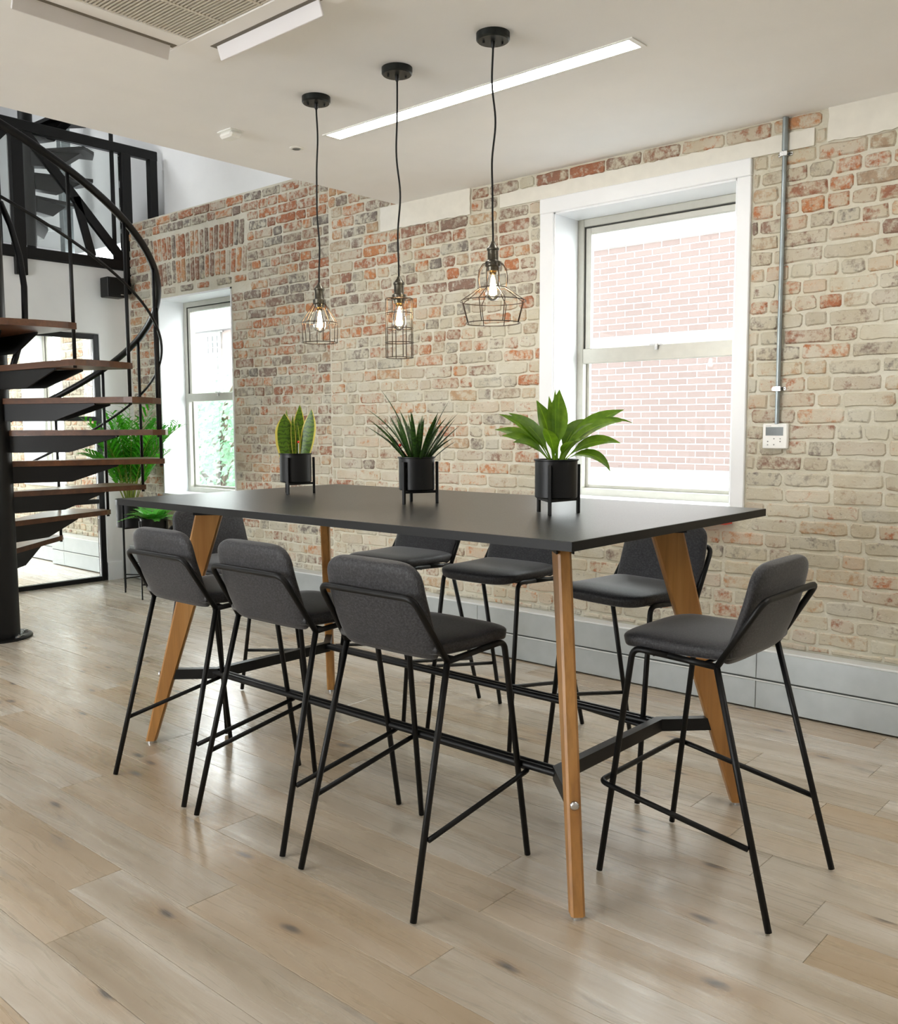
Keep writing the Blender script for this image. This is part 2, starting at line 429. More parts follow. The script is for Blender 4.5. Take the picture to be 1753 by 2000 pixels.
# openings added in the unseen walls to let extra daylight into the room
HF = [(-5.9, -3.5, .5, 2.6)]
HR = []
struct(wall_panels(-13.2, XR, 0, 5.5, YF-.3, YF, HF).build('wall_front', 'wall_paint'), 'white wall opposite the brick wall')
struct(wall_panels_x(YF, YW+.006, 0, ZC+.3, XR, XR+.3, HR).build('wall_right', 'wall_paint'), 'white wall at the right end of the room')
for h in HF: portal('daylight_portal', ((h[0]+h[1])/2, YF-.15, (h[2]+h[3])/2), (R(-90), 0, PI), h[1]-h[0], h[3]-h[2])
for h in HR: portal('daylight_portal', (XR+.15, (h[0]+h[1])/2, (h[2]+h[3])/2), (R(90), 0, R(90)), h[1]-h[0], h[3]-h[2])
for w, y in ((W1, YW+.26), (W2, YL+.30), (W3, YL+.30)):
    portal('daylight_portal', ((w[0]+w[1])/2, y, (w[2]+w[3])/2), (R(-90), 0, 0), w[1]-w[0], w[3]-w[2])
# stairwell / neighbouring room shell
struct(MB().box(XE, XE+.12, YF, 4.85, ZC+.02, 5.5).build('wall_stairwell', 'wall_paint'), 'white wall above the ceiling edge of the stairwell')
HL = (1.2, 3.9, .5, 2.5)  # opening added in the end wall to send daylight through the partition
portal('daylight_portal', (-13.35, (HL[0]+HL[1])/2, (HL[2]+HL[3])/2), (R(90), 0, R(-90)), HL[1]-HL[0], HL[3]-HL[2])
struct(wall_panels_x(YF, 5.0, 0, 5.5, -13.5, -13.2, [HL]).build('wall_far', 'wall_paint'), 'white end wall with a wide added daylight opening in the room behind the partition')
wl = wall_panels_x(YF, 4.476, 0, 2.76, XP-.08, XP, [(2.0, 4.165, -1, 2.19)])
struct(wl.build('wall_left', 'wall_paint'), 'white wall with the glazed partition opening')
struct(MB().box(XP-.012, XP+.012, 4.165, 4.30, 0, .16).build('baseboard_left', 'trim_paint', loc=(0, 0, 0)), 'short white skirting at the foot of the wall end')
ry0, ry1, rx0, rx1 = 1.5, 2.8, -9.6, -8.2    # unseen roof opening added to brighten the stairwell
mb = MB(); mb.box(-13.2, rx0, YF, 5.0, 5.5, 5.6); mb.box(rx1, XE+.1, YF, 5.0, 5.5, 5.6); mb.box(rx0, rx1, YF, ry0, 5.5, 5.6); mb.box(rx0, rx1, ry1, 5.0, 5.5, 5.6)
struct(mb.build('ceiling_upper', 'ceiling_paint'), 'upper ceiling with an added daylight opening over the stairwell')
portal('daylight_portal', ((rx0+rx1)/2, (ry0+ry1)/2, 5.58), (0, 0, 0), rx1-rx0, ry1-ry0)
struct(MB().box(-13.2, XP-.06, YF, 4.84, 2.76, 2.84).build('floor_upper', 'upper_floor_slab'), 'dark edge of the upper floor slab')
struct(MB().box(-13.2, XP-.09, YF, 4.47, 2.73, 2.758).build('ceiling_far', 'ceiling_paint'), 'white ceiling of the room behind the partition')
ceiling = struct(MB().box(XE, XR, YF, YW+.05, ZC, ZC+.26).build('ceiling', 'ceiling_paint'), 'white plaster ceiling ending in a clean edge at the stairwell')

# ---- bricks
def brick_mesh(w, h, hue, wash, depth=.0085):
    # irregular eight-sided brick face, origin at its centre; y- is the face
    j = lambda s: random.uniform(-s, s); c = min(w, h)*random.uniform(.08, .2); o = []; nx = max(2, int(w/.045))
    for k in range(nx+1): o.append((-w/2+c+(w-2*c)*k/nx, -h/2))
    o += [(w/2, -h/2+c), (w/2, h/2-c)]
    for k in range(nx+1): o.append((w/2-c-(w-2*c)*k/nx, h/2))
    o += [(-w/2, h/2-c), (-w/2, -h/2+c)]
    o = [(a+j(.0035), b+j(.004)) for a, b in o]; ins = random.uniform(.004, .009); n = len(o)
    fr = [(a*(1-2*ins/w), -depth+j(.0006), b*(1-2*ins/h)) for a, b in o]; bk = [(a, 0, b) for a, b in o]
    fs = [tuple(range(n))]+[((i+1) % n, i, n+i, n+(i+1) % n) for i in range(n)]
    col = (hue, wash, random.random(), 1)
    return fr+bk, fs, [col]*(2*n)
def lay(x0, x1, z0, z1, zref, holes, gap=.010):
    # list of bricks (xc, zc, w, h) in courses, cut at the holes
    out = []; k0 = math.floor((z0-zref)/CO); k = k0
    while zref+k*CO < z1-.012:
        a, b = max(z0, zref+k*CO), min(z1, zref+(k+1)*CO); k += 1
        if b-a < .022: continue
        za, zb = a+gap/2, b-gap/2
        spans = [(x0, x1)]
        for h in holes:
            if min(b, h[3])-max(a, h[2]) > .2*(b-a):
                ns = []
                for s in spans:
                    if h[1] <= s[0] or h[0] >= s[1]: ns.append(s)
                    else:
                        if h[0]-s[0] > .03: ns.append((s[0], h[0]))
                        if s[1]-h[1] > .03: ns.append((h[1], s[1]))
                spans = ns
        typ = random.choice('SHFFHS'); n = random.randint(0, 1); ph = random.uniform(0, .23)
        for s in spans:
            x = s[0] - (ph if s[0] == x0 else random.uniform(0, .1))
            while x < s[1]-.02:
                L = {'S': .228, 'H': .116}.get(typ) or (.228 if n % 2 else .116)
                if random.random() < .12: L = .116 if L > .2 else .228
                L += random.uniform(-.008, .008); n += 1
                xa, xb = max(x, s[0]), min(x+L, s[1]); x += L
                if xb-xa > .035: out.append(((xa+xb)/2+0., (za+zb)/2+random.uniform(-.003, .003), xb-xa-gap, zb-za))
    return out
def px_size(p, w, h):
    d = (Vector(p)-Vector((0, 0, CAM_H))); z = d.dot(fwd)
    if z < .2: return -1
    x = d.dot(r2)/z*F_PX+W_PX/2; y = -d.dot(u2)/z*F_PX+H_PX/2
    vis = -30 < x < W_PX+30 and -30 < y < H_PX+30
    return (F_PX/z)**2*w*h if vis else (F_PX/z)**2*w*h*1e-6
def make_bricks(wall, bricks, y, washf, rot=None, limit=300, mat='old_brick', redf=None):
    items = sorted(bricks, key=lambda b: -px_size((b[0], y, b[1]), b[2], b[3])); rest = MB()
    for i, b in enumerate(items):
        hue = random.random(); wash = washf(b[0], b[1])
        if redf: hue = redf(hue, b[0], b[1])
        vs, fs, cs = brick_mesh(b[2], b[3], hue, max(0, min(1, wash)))
        ang = b[4] if len(b) > 4 else random.uniform(-.006, .006)
        if i < limit:
            o = MB().add(vs, fs, cs).build('brick', mat, wall, (b[0], y+.004+random.uniform(-.001, .002), b[1]), attr='bcol'); o.rotation_euler = (0, ang, 0)
        else:
            m = Matrix.Rotation(ang, 3, 'Y'); off = Vector((b[0], y+.004, b[1])); rest.add([m @ Vector(v)+off for v in vs], fs, cs)
    if rest.v: tag(rest.build('brickwork', mat, wall, attr='bcol'), None, None, None, 'stuff')

TRIM1 = (-3.150, -1.920, .88, 2.634)
BLK1 = (-4.43, -3.665, 2.634, ZC); BLK2 = (-1.57, XR, 2.637, ZC); STRIP = (-3.44, -1.63, 2.634, 2.7108)
def wash_r(x, z):
    w = .53 + random.gauss(0, .17) + .20*(1-min(1, max(0, (z-.3)/2.2)))
    if x < -3.2: w -= .10*max(0, (z-1.5))
    if z > 2.2: w -= .16
    if x > -1.9: w += .06
    return w
make_bricks(wall_r, lay(XC+.004, .35, .300, ZC, ZC-20*CO, [TRIM1, BLK1, BLK2, STRIP])+lay(XC+.004, XE+.1, ZC, 3.168, ZC-20*CO, []), YW, wash_r)
wash_l = lambda x, z: .36 + random.gauss(0, .17) - .15*max(0, min(1, (z-1.9)/1.0)) + (.12 if z < 1.6 else 0)
red_l = lambda h, x, z: h*.80 if z > 1.9 else h
SOLD = (-7.42, -6.02, 2.478, 2.985)
bl = lay(XP+.0, XC-.002, .300, 3.168, 2.20, [(W2[0]-.01, W2[1], .7, W2[3]+.02), SOLD])
for row, (za, zb) in enumerate(((2.575, 2.772), (2.782, 2.982))):
    x = SOLD[0]
    while x < SOLD[1]-.05:
        w = random.uniform(.062, .078); lean = (x-(SOLD[0]+SOLD[1])/2)*.17
        bl.append((x+w/2, (za+zb)/2+random.uniform(-.006, .006), w-.012, zb-za-.008, lean)); x += w
for x in (-7.33, -7.12, -6.86, -6.62, -6.33, -6.12): bl.append((x, 2.53, random.uniform(.12, .2), .052))
make_bricks(wall_l, bl, YL, wash_l, redf=red_l)
make_bricks(wall_n, lay(-10.6, XP-.1, .300, 2.73, 2.20, [(W3[0]-.01, W3[1]+.01, .7, W3[3]+.02)]), YL, lambda x, z: .5+random.gauss(0, .16))

# white plaster left on the brick wall
def patch(name, x0, x1, z0, z1, th=.010, rag=(1, 1, 1, 1)):
    # ragged-edged thin slab: rag flags bottom, right, top, left
    pts = []
    def side(ax, ay, bx, by, r):
        L = math.hypot(bx-ax, by-ay); n = max(1, int(L/.03)) if r else 1
        for i in range(n):
            t = i/n; j = random.uniform(-.005, .005) if (r and 0 < i) else 0
            px, pz = ax+(bx-ax)*t, ay+(by-ay)*t; pts.append((px+(j if ax == bx else 0), pz+(j if ay == by else 0)))
    side(x0, z0, x1, z0, rag[0]); side(x1, z0, x1, z1, rag[1]); side(x1, z1, x0, z1, rag[2]); side(x0, z1, x0, z0, rag[3])
    mb = MB(); mb.prism(pts, YW-th, YW+.008, 1); return fixn(mb.build(name, 'plaster_patch', wall_r))
patch('plaster_patch', *BLK1, rag=(1, 1, 0, 1)); patch('plaster_patch', BLK2[0], XR, BLK2[2], BLK2[3], rag=(1, 0, 0, 1)); patch('plaster_patch', *STRIP, th=.008, rag=(0, 1, 1, 1))

# ---- windows
def sash_window(name, w, yw, depth, label, rail, jamb=.0, trim=None, ledge=.02):
    x0, x1, z0, z1 = w; yf = yw+depth; e = struct(empty(name, ((x0+x1)/2, yf, z0)), label)
    def add(nm, mat, mb, par=None, **k):
        mb.v = [(v[0]-(x0+x1)/2, v[1]-yf, v[2]-z0) for v in mb.v]; return mb.build(nm, mat, par or e, **k)
    t = .014   # plaster lining of the reveal
    for nm, b in (('reveal', (x0, x0+t, yw-.004, yf+.05, z0, z1)), ('reveal', (x1-t, x1, yw-.004, yf+.05, z0, z1)), ('reveal', (x0, x1, yw-.004, yf+.05, z1-t, z1)), ):
        add(nm, 'trim_paint', MB().box(*b))
    add('window_sill', 'trim_paint', MB().cbox(x0, x1, yw-ledge, yf+.05, z0-.035, z0+.004, .004))
    if trim:
        a0, a1, b0, b1 = trim
        add('window_trim', 'trim_paint', MB().cbox(a0, x0+.006, yw-.014, yw+.008, z0-.04, z1-.004, .003))
        add('window_trim', 'trim_paint', MB().cbox(x1-.006, a1, yw-.014, yw+.008, z0-.04, z1-.004, .003))
        add('window_trim', 'trim_paint', MB().cbox(a0, a1, yw-.018, yw+.008, z1-.004, b1, .004))
    f = .042
    fr = MB(); fr.cbox(x0+t, x0+t+f, yf, yf+.07, z0, z1-t, .003); fr.cbox(x1-t-f, x1-t, yf, yf+.07, z0, z1-t, .003); fr.cbox(x0+t+f, x1-t-f, yf, yf+.07, z1-t-f, z1-t, .003); fr.cbox(x0+t+f, x1-t-f, yf-.004, yf+.07, z0, z0+.045, .003)
    add('window_frame', 'frame_alu', fr)
    ga = MB(); g = x0+t+f; h = x1-t-f
    ga.box(g+.0002, g+.005, yf+.008, yf+.03, rail[1]+.002, z1-t-f-.006); ga.box(g+.0002, h-.0002, yf+.008, yf+.03, z1-t-f-.006, z1-t-f-.0002); add('gasket', 'frame_gasket', ga)
    # upper sash
    s = .034; a, b = g+.006, h-.006; za, zb = rail[0], z1-t-f-.007
    us = MB(); us.cbox(a, a+s, yf+.012, yf+.045, rail[1], zb, .003); us.cbox(b-s, b, yf+.012, yf+.045, rail[1], zb, .003); us.cbox(a+s, b-s, yf+.012, yf+.045, zb-s, zb, .003); us.cbox(a-.004, b+.004, yf-.006, yf+.038, za, rail[1], .004)
    o = add('upper_sash', 'frame_alu', us)
    add('glass_pane', 'pane_glass', MB().box(a+s-.003, b-s+.003, yf+.026, yf+.030, rail[1]-.003, zb-s+.003), o)
    cm = (a+b)/2; ct = MB(); ct.cbox(cm-.05, cm+.03, yf-.014, yf-.004, rail[1]-.006, rail[1]+.006, .002); ct.cbox(cm-.012, cm+.006, yf-.022, yf-.006, rail[1]-.03, rail[1]+.004, .002)
    add('window_catch', 'zinc_bolt', ct, o)
    ls = MB(); s2 = .018; zl = z0+.045
    ls.cbox(g+.0005, g+s2, yf+.04, yf+.065, zl, rail[0]+.01, .002); ls.cbox(h-s2, h-.0005, yf+.04, yf+.065, zl, rail[0]+.01, .002); ls.cbox(g+s2, h-s2, yf+.04, yf+.065, zl, zl+.02, .002)
    o = add('lower_sash', 'frame_alu', ls)
    add('glass_pane', 'pane_glass', MB().box(g+s2-.003, h-s2+.003, yf+.05, yf+.054, zl+.017, rail[0]+.005), o)
    return e
win1 = sash_window('window_1', W1, YW, .22, 'large white-trimmed sash window facing the pale brick building', (1.728, 1.812), trim=TRIM1)
sash_window('window_2', W2, YL, .235, 'narrower sash window facing the green tree', (1.595, 1.665))
MB().cbox(-.50, .545, -.285, -.20, -.066, -.040, .002).build('sill_edge', 'book_white', win1); MB().cbox(-.50, .545, -.285, -.20, -.080, -.066, .002).build('sill_tile', 'book_red', win1)
sash_window('window_3', W3, YL, .235, 'sash window seen through the glass partition', (1.595, 1.665))

# ---- floor planks
floor = struct(MB().box(-13.2, XR, YF, YL+.006, -.06, -.004).build('floor', 'subfloor'), 'pale oak plank floor')
PW = .1775; P0 = 1.41-8*PW; nrow = int((YL-P0)/PW)+1
known = {8: -2.26, 9: -1.545, 10: -2.63, 7: -2.615, 15: -1.12, 18: -1.137}
pm = {}
def plank_mesh(L, w):
    k = (round(L, 2), round(w, 3))
    if k not in pm: pm[k] = MB().cbox(-L/2+.0006, L/2-.0006, -w/2+.0005, w/2-.0005, -.012, 0, .0008).mesh('plank', 'oak_plank')
    return pm[k]
def plank(xa, xb, ya, yb):
    L = round(xb-xa, 2); o = bpy.data.objects.new('plank', plank_mesh(xb-xa, yb-ya)); COL.objects.link(o); o.parent = floor
    o.location = ((xa+xb)/2, (ya+yb)/2, 0)
LP = 1.85
for r_ in range(nrow):
    ya, yb = P0+r_*PW, min(P0+(r_+1)*PW, YL)
    if yb-ya < .02: continue
    xmin = -11.5 if yb > 2.2 else (-7.5 if yb > 1 else -4.5)
    xj = known.get(r_, random.uniform(-2, 0)); xs = [xj+LP*i for i in range(-8, 4)]
    for i in range(len(xs)-1):
        if xs[i+1] < xmin or xs[i] > 1.6: continue
        if xs[i] < XR and xs[i+1] > -13.2: plank(max(xs[i], -13.2), min(xs[i+1], XR), ya, yb)
rest = MB().box(-13.2, XR, YF, P0, -.012, 0); tag(rest.build('planking', 'oak_plank', floor), None)

# ---- metal trunking along the walls
def trunking(x0, x1, yw, joints, label, group=None, d=.088):
    e = tag(empty('wall_trunking', ((x0+x1)/2, yw-d/2, 0)), label, 'trunking'); ox, oy = (x0+x1)/2, yw-d/2
    def add(nm, mat, mb): mb.v = [(v[0]-ox, v[1]-oy, v[2]) for v in mb.v]; return mb.build(nm, mat, e)
    add('back_box', 'trunk_gap', MB().box(x0+.002, x1-.002, yw-d+.008, yw, 0.006, .296))
    js = [x0]+list(joints)+[x1]
    for a, b in zip(js[:-1], js[1:]):
        add('lower_cover', 'trunk_face', MB().cbox(a+.0012, b-.0012, yw-d, yw-d+.01, .008, .142, .0015))
        add('upper_cover', 'trunk_face', MB().cbox(a+.0012, b-.0012, yw-d+.002, yw-d+.01, .156, .292, .0015))
    add('top_cap', 'trunk_cap', MB().cbox(x0, x1, yw-d, yw, .290, .300, .002))
    add('mid_lip', 'trunk_cap', MB().cbox(x0, x1, yw-d-.002, yw-d+.008, .142, .148, .001))
    return e
trunking(XC, 1.6, YW, (-3.55, -1.80, 0), 'grey metal trunking along the brick wall under the large window')
trunking(XP+.02, XC-.002, YL, (-6.4,), 'grey metal trunking along the set-back wall behind the plant stands', d=.1)
trunking(-9.15, XP-.1, YL, (-8.9,), 'grey metal trunking seen through the glass partition', d=.16)
trunking(-12.8, -9.17, YL, (-11,), 'low grey trunking below the window behind the partition', d=.09)

# ================================================================== things
# ---- spiral staircase
SC = Vector((-6.2, 2.53)); SR = 1.08; A0, DA, Z0, DZ = 131.819, 21.416, .549, .202
st = tag(empty('spiral_staircase', (SC.x, SC.y, 0)), 'black steel spiral staircase with brown wooden treads', 'staircase')
def sp(k, r, z): a = R(A0-DA*k); return Vector((r*math.cos(a), r*math.sin(a), z))
MB().lathe([(.14, 0), (.14, 5.3)], 28).build('centre_pole', 'black_steel', st, auto=40)
bp = MB().lathe([(.215, 0), (.215, .012), (.21, .016)], 32).build('base_plate', 'black_steel', st, auto=40)
for k in range(6):
    a = k*PI/3+.35; MB().lathe([(.016, .016), (.016, .026), (.008, .03)], 8, (.18*math.cos(a), .18*math.sin(a), 0)).build('bolt', 'zinc_bolt', bp, auto=40)
for i in range(-2, 12):
    zt = Z0+DZ*i; kb, ka = i-1, i
    poly = [sp(kb-.14, .12, 0), sp(kb-.05, SR*.97, 0), sp(kb-.02, SR+.02, 0)]
    poly += [sp(kb+(ka-kb)*t, SR+.035, 0) for t in (.12, .5, .88)] + [sp(ka+.02, SR+.02, 0), sp(ka+.05, SR*.97, 0), sp(ka+.14, .12, 0)]
    o = fixn(MB().prism([(p.x, p.y) for p in poly], zt-.036, zt).build('tread', 'tread_wood', st))
    bm_ = MB()
    for kk in (kb+.22, ka-.12):
        a = R(A0-DA*kk); d = Vector((math.cos(a), math.sin(a))); n_ = Vector((-d.y, d.x))*.006
        prof = [(.12, -.037), (.80, -.037), (.80, -.047), (.50, -.145), (.12, -.145)]
        vs = [(d.x*r_+s*n_.x, d.y*r_+s*n_.y, zt+z) for s in (-1, 1) for r_, z in prof]; m = len(prof)
        bm_.add(vs, [tuple(range(m)), tuple(range(2*m-1, m-1, -1))]+[(q, m+q, m+(q+1) % m, (q+1) % m) for q in range(m)])
    fixn(bm_.build('bracket', 'black_steel', o))
for k in range(-3, 12):
    zb = Z0+DZ*k; top = zb+1.05-.012
    MB().tube([sp(k, SR, zb-.05), sp(k, SR, top)], .011, 8).build('baluster', 'black_steel', st, smooth=True)
MB().tube([sp(-3+q/8*1.0, SR, Z0+DZ*(-3+q/8)+1.05) for q in range(0, 14*8+1)], .023, 10).build('handrail', 'black_steel', st, smooth=True)
MB().tube([sp(-3+q/8*1.0, SR+.012, Z0+DZ*(-3+q/8)+.66) for q in range(0, 14*8+1)], .009, 8).build('mid_rail', 'black_steel', st, smooth=True)
brace = [(-6.209, 2.687, 2.816), (-6.151, 2.72, 2.668), (-6.095, 2.744, 2.472), (-6.061, 2.75, 2.275), (-6.044, 2.738, 2.062), (-6.055, 2.716, 1.964), (-6.071, 2.688, 1.849), (-6.091, 2.656, 1.735), (-6.104, 2.63, 1.62)]
MB().tube([Vector(b)-Vector((SC.x, SC.y, 0)) for b in brace], .02, 10).build('curved_brace', 'black_steel', st, smooth=True)

# ---- upper balustrade (steel frame with glass) on the floor edge
ub = tag(empty('steel_balustrade', (XP, 4.1, 2.76)), 'black steel framed balustrade with diagonal braces above the glass partition', 'balustrade')
def U(nm, mb, mat='black_steel'): mb.v = [(v[0]-XP, v[1]-4.1, v[2]-2.76) for v in mb.v]; return mb.build(nm, mat, ub)
U('edge_beam', MB().cbox(XP-.05, XP+.03, 1.0, 4.46, 2.765, 2.85, .004))
U('top_rail', MB().cbox(XP-.03, XP+.03, 1.0, 4.78, 3.775, 3.86, .005))
for y, w, z0, z1 in ((2.3, .10, 2.6, 3.78), (3.50, .10, 2.62, 3.78), (4.465, .09, 2.557, 3.78), (4.735, .075, 3.26, 3.78)): U('post', MB().cbox(XP-.035, XP+.035, y-w/2, y+w/2, z0, z1, .004))
def bar(y0, z0, y1, z1, w=.055, t=.02):
    d = Vector((y1-y0, z1-z0)).normalized(); n = Vector((-d.y, d.x))*w/2
    return fixn(U('diagonal_brace', MB().prism([(y0+n.x, z0+n.y), (y1+n.x, z1+n.y), (y1-n.x, z1-n.y), (y0-n.x, z0-n.y)], XP-t, XP+t, 0)))
bar(3.56, 3.80, 4.42, 2.85, .075); bar(4.00, 3.33, 4.13, 2.85, .06); bar(3.46, 3.80, 2.6, 2.85, .06)
U('thin_post', MB().cbox(XP-.012, XP+.012, 4.33, 4.36, 2.84, 3.95, .002)); U('thin_post', MB().cbox(XP-.012, XP+.012, 3.36, 3.368, 2.84, 4.3, .002))
U('glass_pane', MB().box(XP-.006, XP+.006, 2.4, 3.44, 2.87, 3.76), 'partition_glass'); U('glass_pane', MB().box(XP-.006, XP+.006, 3.56, 4.41, 2.87, 3.76), 'partition_glass')
# upper stair flight behind it
us = tag(empty('upper_staircase', (-8.4, 3.885, 2.84)), 'dark upper stair flight on the floor above', 'staircase')
MB().lathe([(.06, 0), (.06, 2.4)], 20).build('centre_pole', 'black_steel', us, auto=40)
for i, (a, z, rr) in enumerate(((165, .20, .5), (140, .40, .5), (115, .60, .5), (88, .79, .55), (50, .98, .55), (20, 1.18, .55))):
    d0, d1 = R(a-18), R(a+18); o = fixn(MB().prism([(.05*math.cos(d0), .05*math.sin(d0)), (rr*math.cos(d0), rr*math.sin(d0)), (rr*1.04*math.cos(R(a)), rr*1.04*math.sin(R(a))), (rr*math.cos(d1), rr*math.sin(d1)), (.05*math.cos(d1), .05*math.sin(d1))], z-.03, z).build('tread', 'black_steel', us))
    d = Vector((math.cos(R(a)), math.sin(R(a)))); n_ = Vector((-d.y, d.x))*.05
    pr = [(.05, -.03), (rr*.85, -.03), (rr*.5, -.15), (.05, -.15)]; vs_ = [(d.x*r_+s*n_.x, d.y*r_+s*n_.y, z+q) for s in (-1, 1) for r_, q in pr]
    fixn(MB().add(vs_, [(0, 1, 2, 3), (7, 6, 5, 4)]+[(q, 4+q, 4+(q+1) % 4, (q+1) % 4) for q in range(4)]).build('bracket', 'black_steel', o))
sc_ = tag(empty('steel_column', (-9.1, 4.58, 2.84)), 'grey steel column on the upper floor', 'column')
MB().cbox(-.045, .045, -.05, .05, 0, 2.66, .004).build('shaft', 'galvanised', sc_); MB().cbox(-.08, .08, -.09, .09, 0, .015, .003).build('foot_plate', 'galvanised', sc_)

# ---- glass partition under the beam
gp = tag(empty('glass_partition', (XP-.04, 3.2, 0)), 'black framed glass partition behind the spiral staircase', 'partition')
def G(nm, mb, mat='black_steel'): mb.v = [(v[0]-XP+.04, v[1]-3.2, v[2]) for v in mb.v]; return mb.build(nm, mat, gp)
for y in (2.03, 4.138): G('frame_post', MB().cbox(XP-.06, XP-.01, y-.025, y+.025, 0, 2.185, .003))
G('top_rail', MB().cbox(XP-.06, XP-.01, 2.055, 4.113, 2.14, 2.185, .003)); G('bottom_rail', MB().cbox(XP-.06, XP-.01, 2.055, 4.113, 0, .04, .003))
for z in (1.446, .714): G('transom', MB().cbox(XP-.055, XP-.015, 2.055, 4.113, z-.02, z+.02, .003))
for za, zb in ((.04, .694), (.734, 1.426), (1.466, 2.14)):
    for ya, yb in ((2.055, 3.426), (3.43, 4.113)): G('glass_pane', MB().box(XP-.039, XP-.031, ya+.001, yb-.001, za, zb), 'partition_glass')

# ---- wall speaker
spk = tag(empty('wall_speaker', (XP, 4.26, 2.50)), 'small black loudspeaker on the white wall below the steel beam', 'speaker')
MB().cbox(0.03, .16, -.085, .085, .0, .17, .006).build('cabinet', 'black_pot', spk); MB().cbox(0, .03, -.03, .03, .05, .12, .003).build('bracket', 'black_steel', spk)
MB().cbox(.16, .163, -.07, .07, .012, .158, .001).build('grille', 'black_powder', spk); MB().cbox(.163, .1645, .035, .06, .02, .028, .0004).build('badge', 'zinc_bolt', spk)

# ---- table
TX, TY, TT = -2.49, 2.62, 1.076
tb = tag(empty('high_table', (TX, TY, 0)), 'long black-topped high table with splayed oak legs', 'table')
MB().cbox(-1.145, 1.145, -.617, .617, TT-.026, TT, .0015).build('tabletop', 'black_laminate', tb)
for b in ((-1.1465, 1.1465, -.6185, -.6165), (-1.1465, 1.1465, .6165, .6185), (-1.1465, -1.1445, -.6165, .6165), (1.1445, 1.1465, -.6165, .6165)): MB().box(*b, TT-.0262, TT-.0006).build('edge_band', 'black_powder', tb)
for sx in (-1, 1):
    for sy in (-1, 1):
        foot = Vector((sx*1.11, sy*.5225, 0)); d = Vector((sx, sy, 0)).normalized(); n = Vector((-d.y, d.x, 0)); sl = Vector((-sx*.2, -sy*.2, 1))
        mb = MB(); rings = []
        for z, wo, wi in ((.012, .022, .022), (TT-.05, .062, .055)):
            c = foot+sl*z; hw = .0205; ch = .007
            ring = [c+d*wo*1+n*(hw-ch), c+d*(wo-ch)+n*hw, c-d*(wi-ch)+n*hw, c-d*wi+n*(hw-ch), c-d*wi-n*(hw-ch), c-d*(wi-ch)-n*hw, c+d*(wo-ch)-n*hw, c+d*wo-n*(hw-ch)]
            rings.append(ring)
        mb.add(rings[0]+rings[1], [tuple(range(7, -1, -1)), tuple(range(8, 16))]+[(i, (i+1) % 8, 8+(i+1) % 8, 8+i) for i in range(8)])
        lg = fixn(mb.build('leg', 'oak_leg', tb))
        MB().lathe([(.016, 0), (.016, .010), (.010, .014)], 12, tuple(foot+sl*.004)[:2]+(0,)).build('foot_glide', 'zinc_bolt', lg, auto=40)
        c = foot+sl*(TT-.045)
        m2 = Matrix.Rotation(math.atan2(d.y, d.x), 3, 'Z'); pl = MB().box(-.12, .12, -.045, .045, -.006, 0, None); pl.box(-.075, .075, -.027, -.022, -.05, 0); pl.box(-.075, .075, .022, .027, -.05, 0)
        pl.v = [tuple(m2 @ Vector(v)+Vector((c.x, c.y, TT-.026))) for v in pl.v]; br = pl.build('leg_bracket', 'black_steel', tb)
        for q in (-.1, .1):
            p = m2 @ Vector((q, .03, 0)); MB().lathe([(.007, -.011), (.007, -.006)], 8, (c.x+p.x, c.y+p.y, TT-.026)).build('screw', 'zinc_bolt', br)
ZS = .306
def rectbar(mb, p, q, w, h):
    p, q = Vector(p), Vector(q); d = (q-p).normalized(); n = Vector((-d.y, d.x, 0))*w/2; u = Vector((0, 0, h/2))
    vs = [a+s1*n+s2*u for a in (p, q) for s1, s2 in ((-1, -1), (1, -1), (1, 1), (-1, 1))]
    mb.add(vs, [(3, 2, 1, 0), (4, 5, 6, 7)]+[(i, (i+1) % 4, 4+(i+1) % 4, 4+i) for i in range(4)])
for sx in (-1, 1):
    K = [Vector((sx*(1.11-.2*ZS-.015), sy*(.5225-.2*ZS-.015), ZS)) for sy in (-1, 1)]; N = [Vector((sx*.90, sy*.315, ZS)) for sy in (-1, 1)]
    pts = [K[0], N[0], N[1], K[1]]; mb = MB(); w, h = .032, .044
    # mitred bent bar
    offs = []
    for i, p in enumerate(pts):
        d1 = (p-pts[i-1]).normalized() if i else None; d2 = (pts[i+1]-p).normalized() if i < 3 else None
        n1 = Vector((-d1.y, d1.x, 0)) if d1 else None; n2 = Vector((-d2.y, d2.x, 0)) if d2 else None
        n = (n1+n2).normalized() if (n1 and n2) else (n1 or n2); k = 1/max(.5, n.dot(n2 or n1)); offs.append(n*w/2*k)
    vs = [p+s1*o+Vector((0, 0, s2*h/2)) for p, o in zip(pts, offs) for s1, s2 in ((-1, -1), (1, -1), (1, 1), (-1, 1))]
    fs = [(3, 2, 1, 0), (12, 13, 14, 15)]+[(q*4+i, q*4+(i+1) % 4, q*4+4+(i+1) % 4, q*4+4+i) for q in range(3) for i in range(4)]
    cr = fixn(mb.add(vs, fs).build('end_stretcher', 'black_steel', tb))
    for sy in (-1, 1):
        c = Vector((sx*(1.11-.2*ZS+.026), sy*(.5225-.2*ZS+.026), ZS)); d = Vector((sx, sy, 0)).normalized()
        MB().tube([c-d*.004, c+d*.004, c+d*.007], [.013, .013, .007], 12).build('bolt', 'zinc_bolt', cr, smooth=True)
for sy in (-1, 1):
    mb = MB()
    for o_ in (-.0125, .0125): mb.tube([(-.90, sy*.315+o_, ZS+.004), (.90, sy*.315+o_, ZS+.004)], .0125, 10)
    mb.build('long_stretcher', 'black_steel', tb, auto=50)

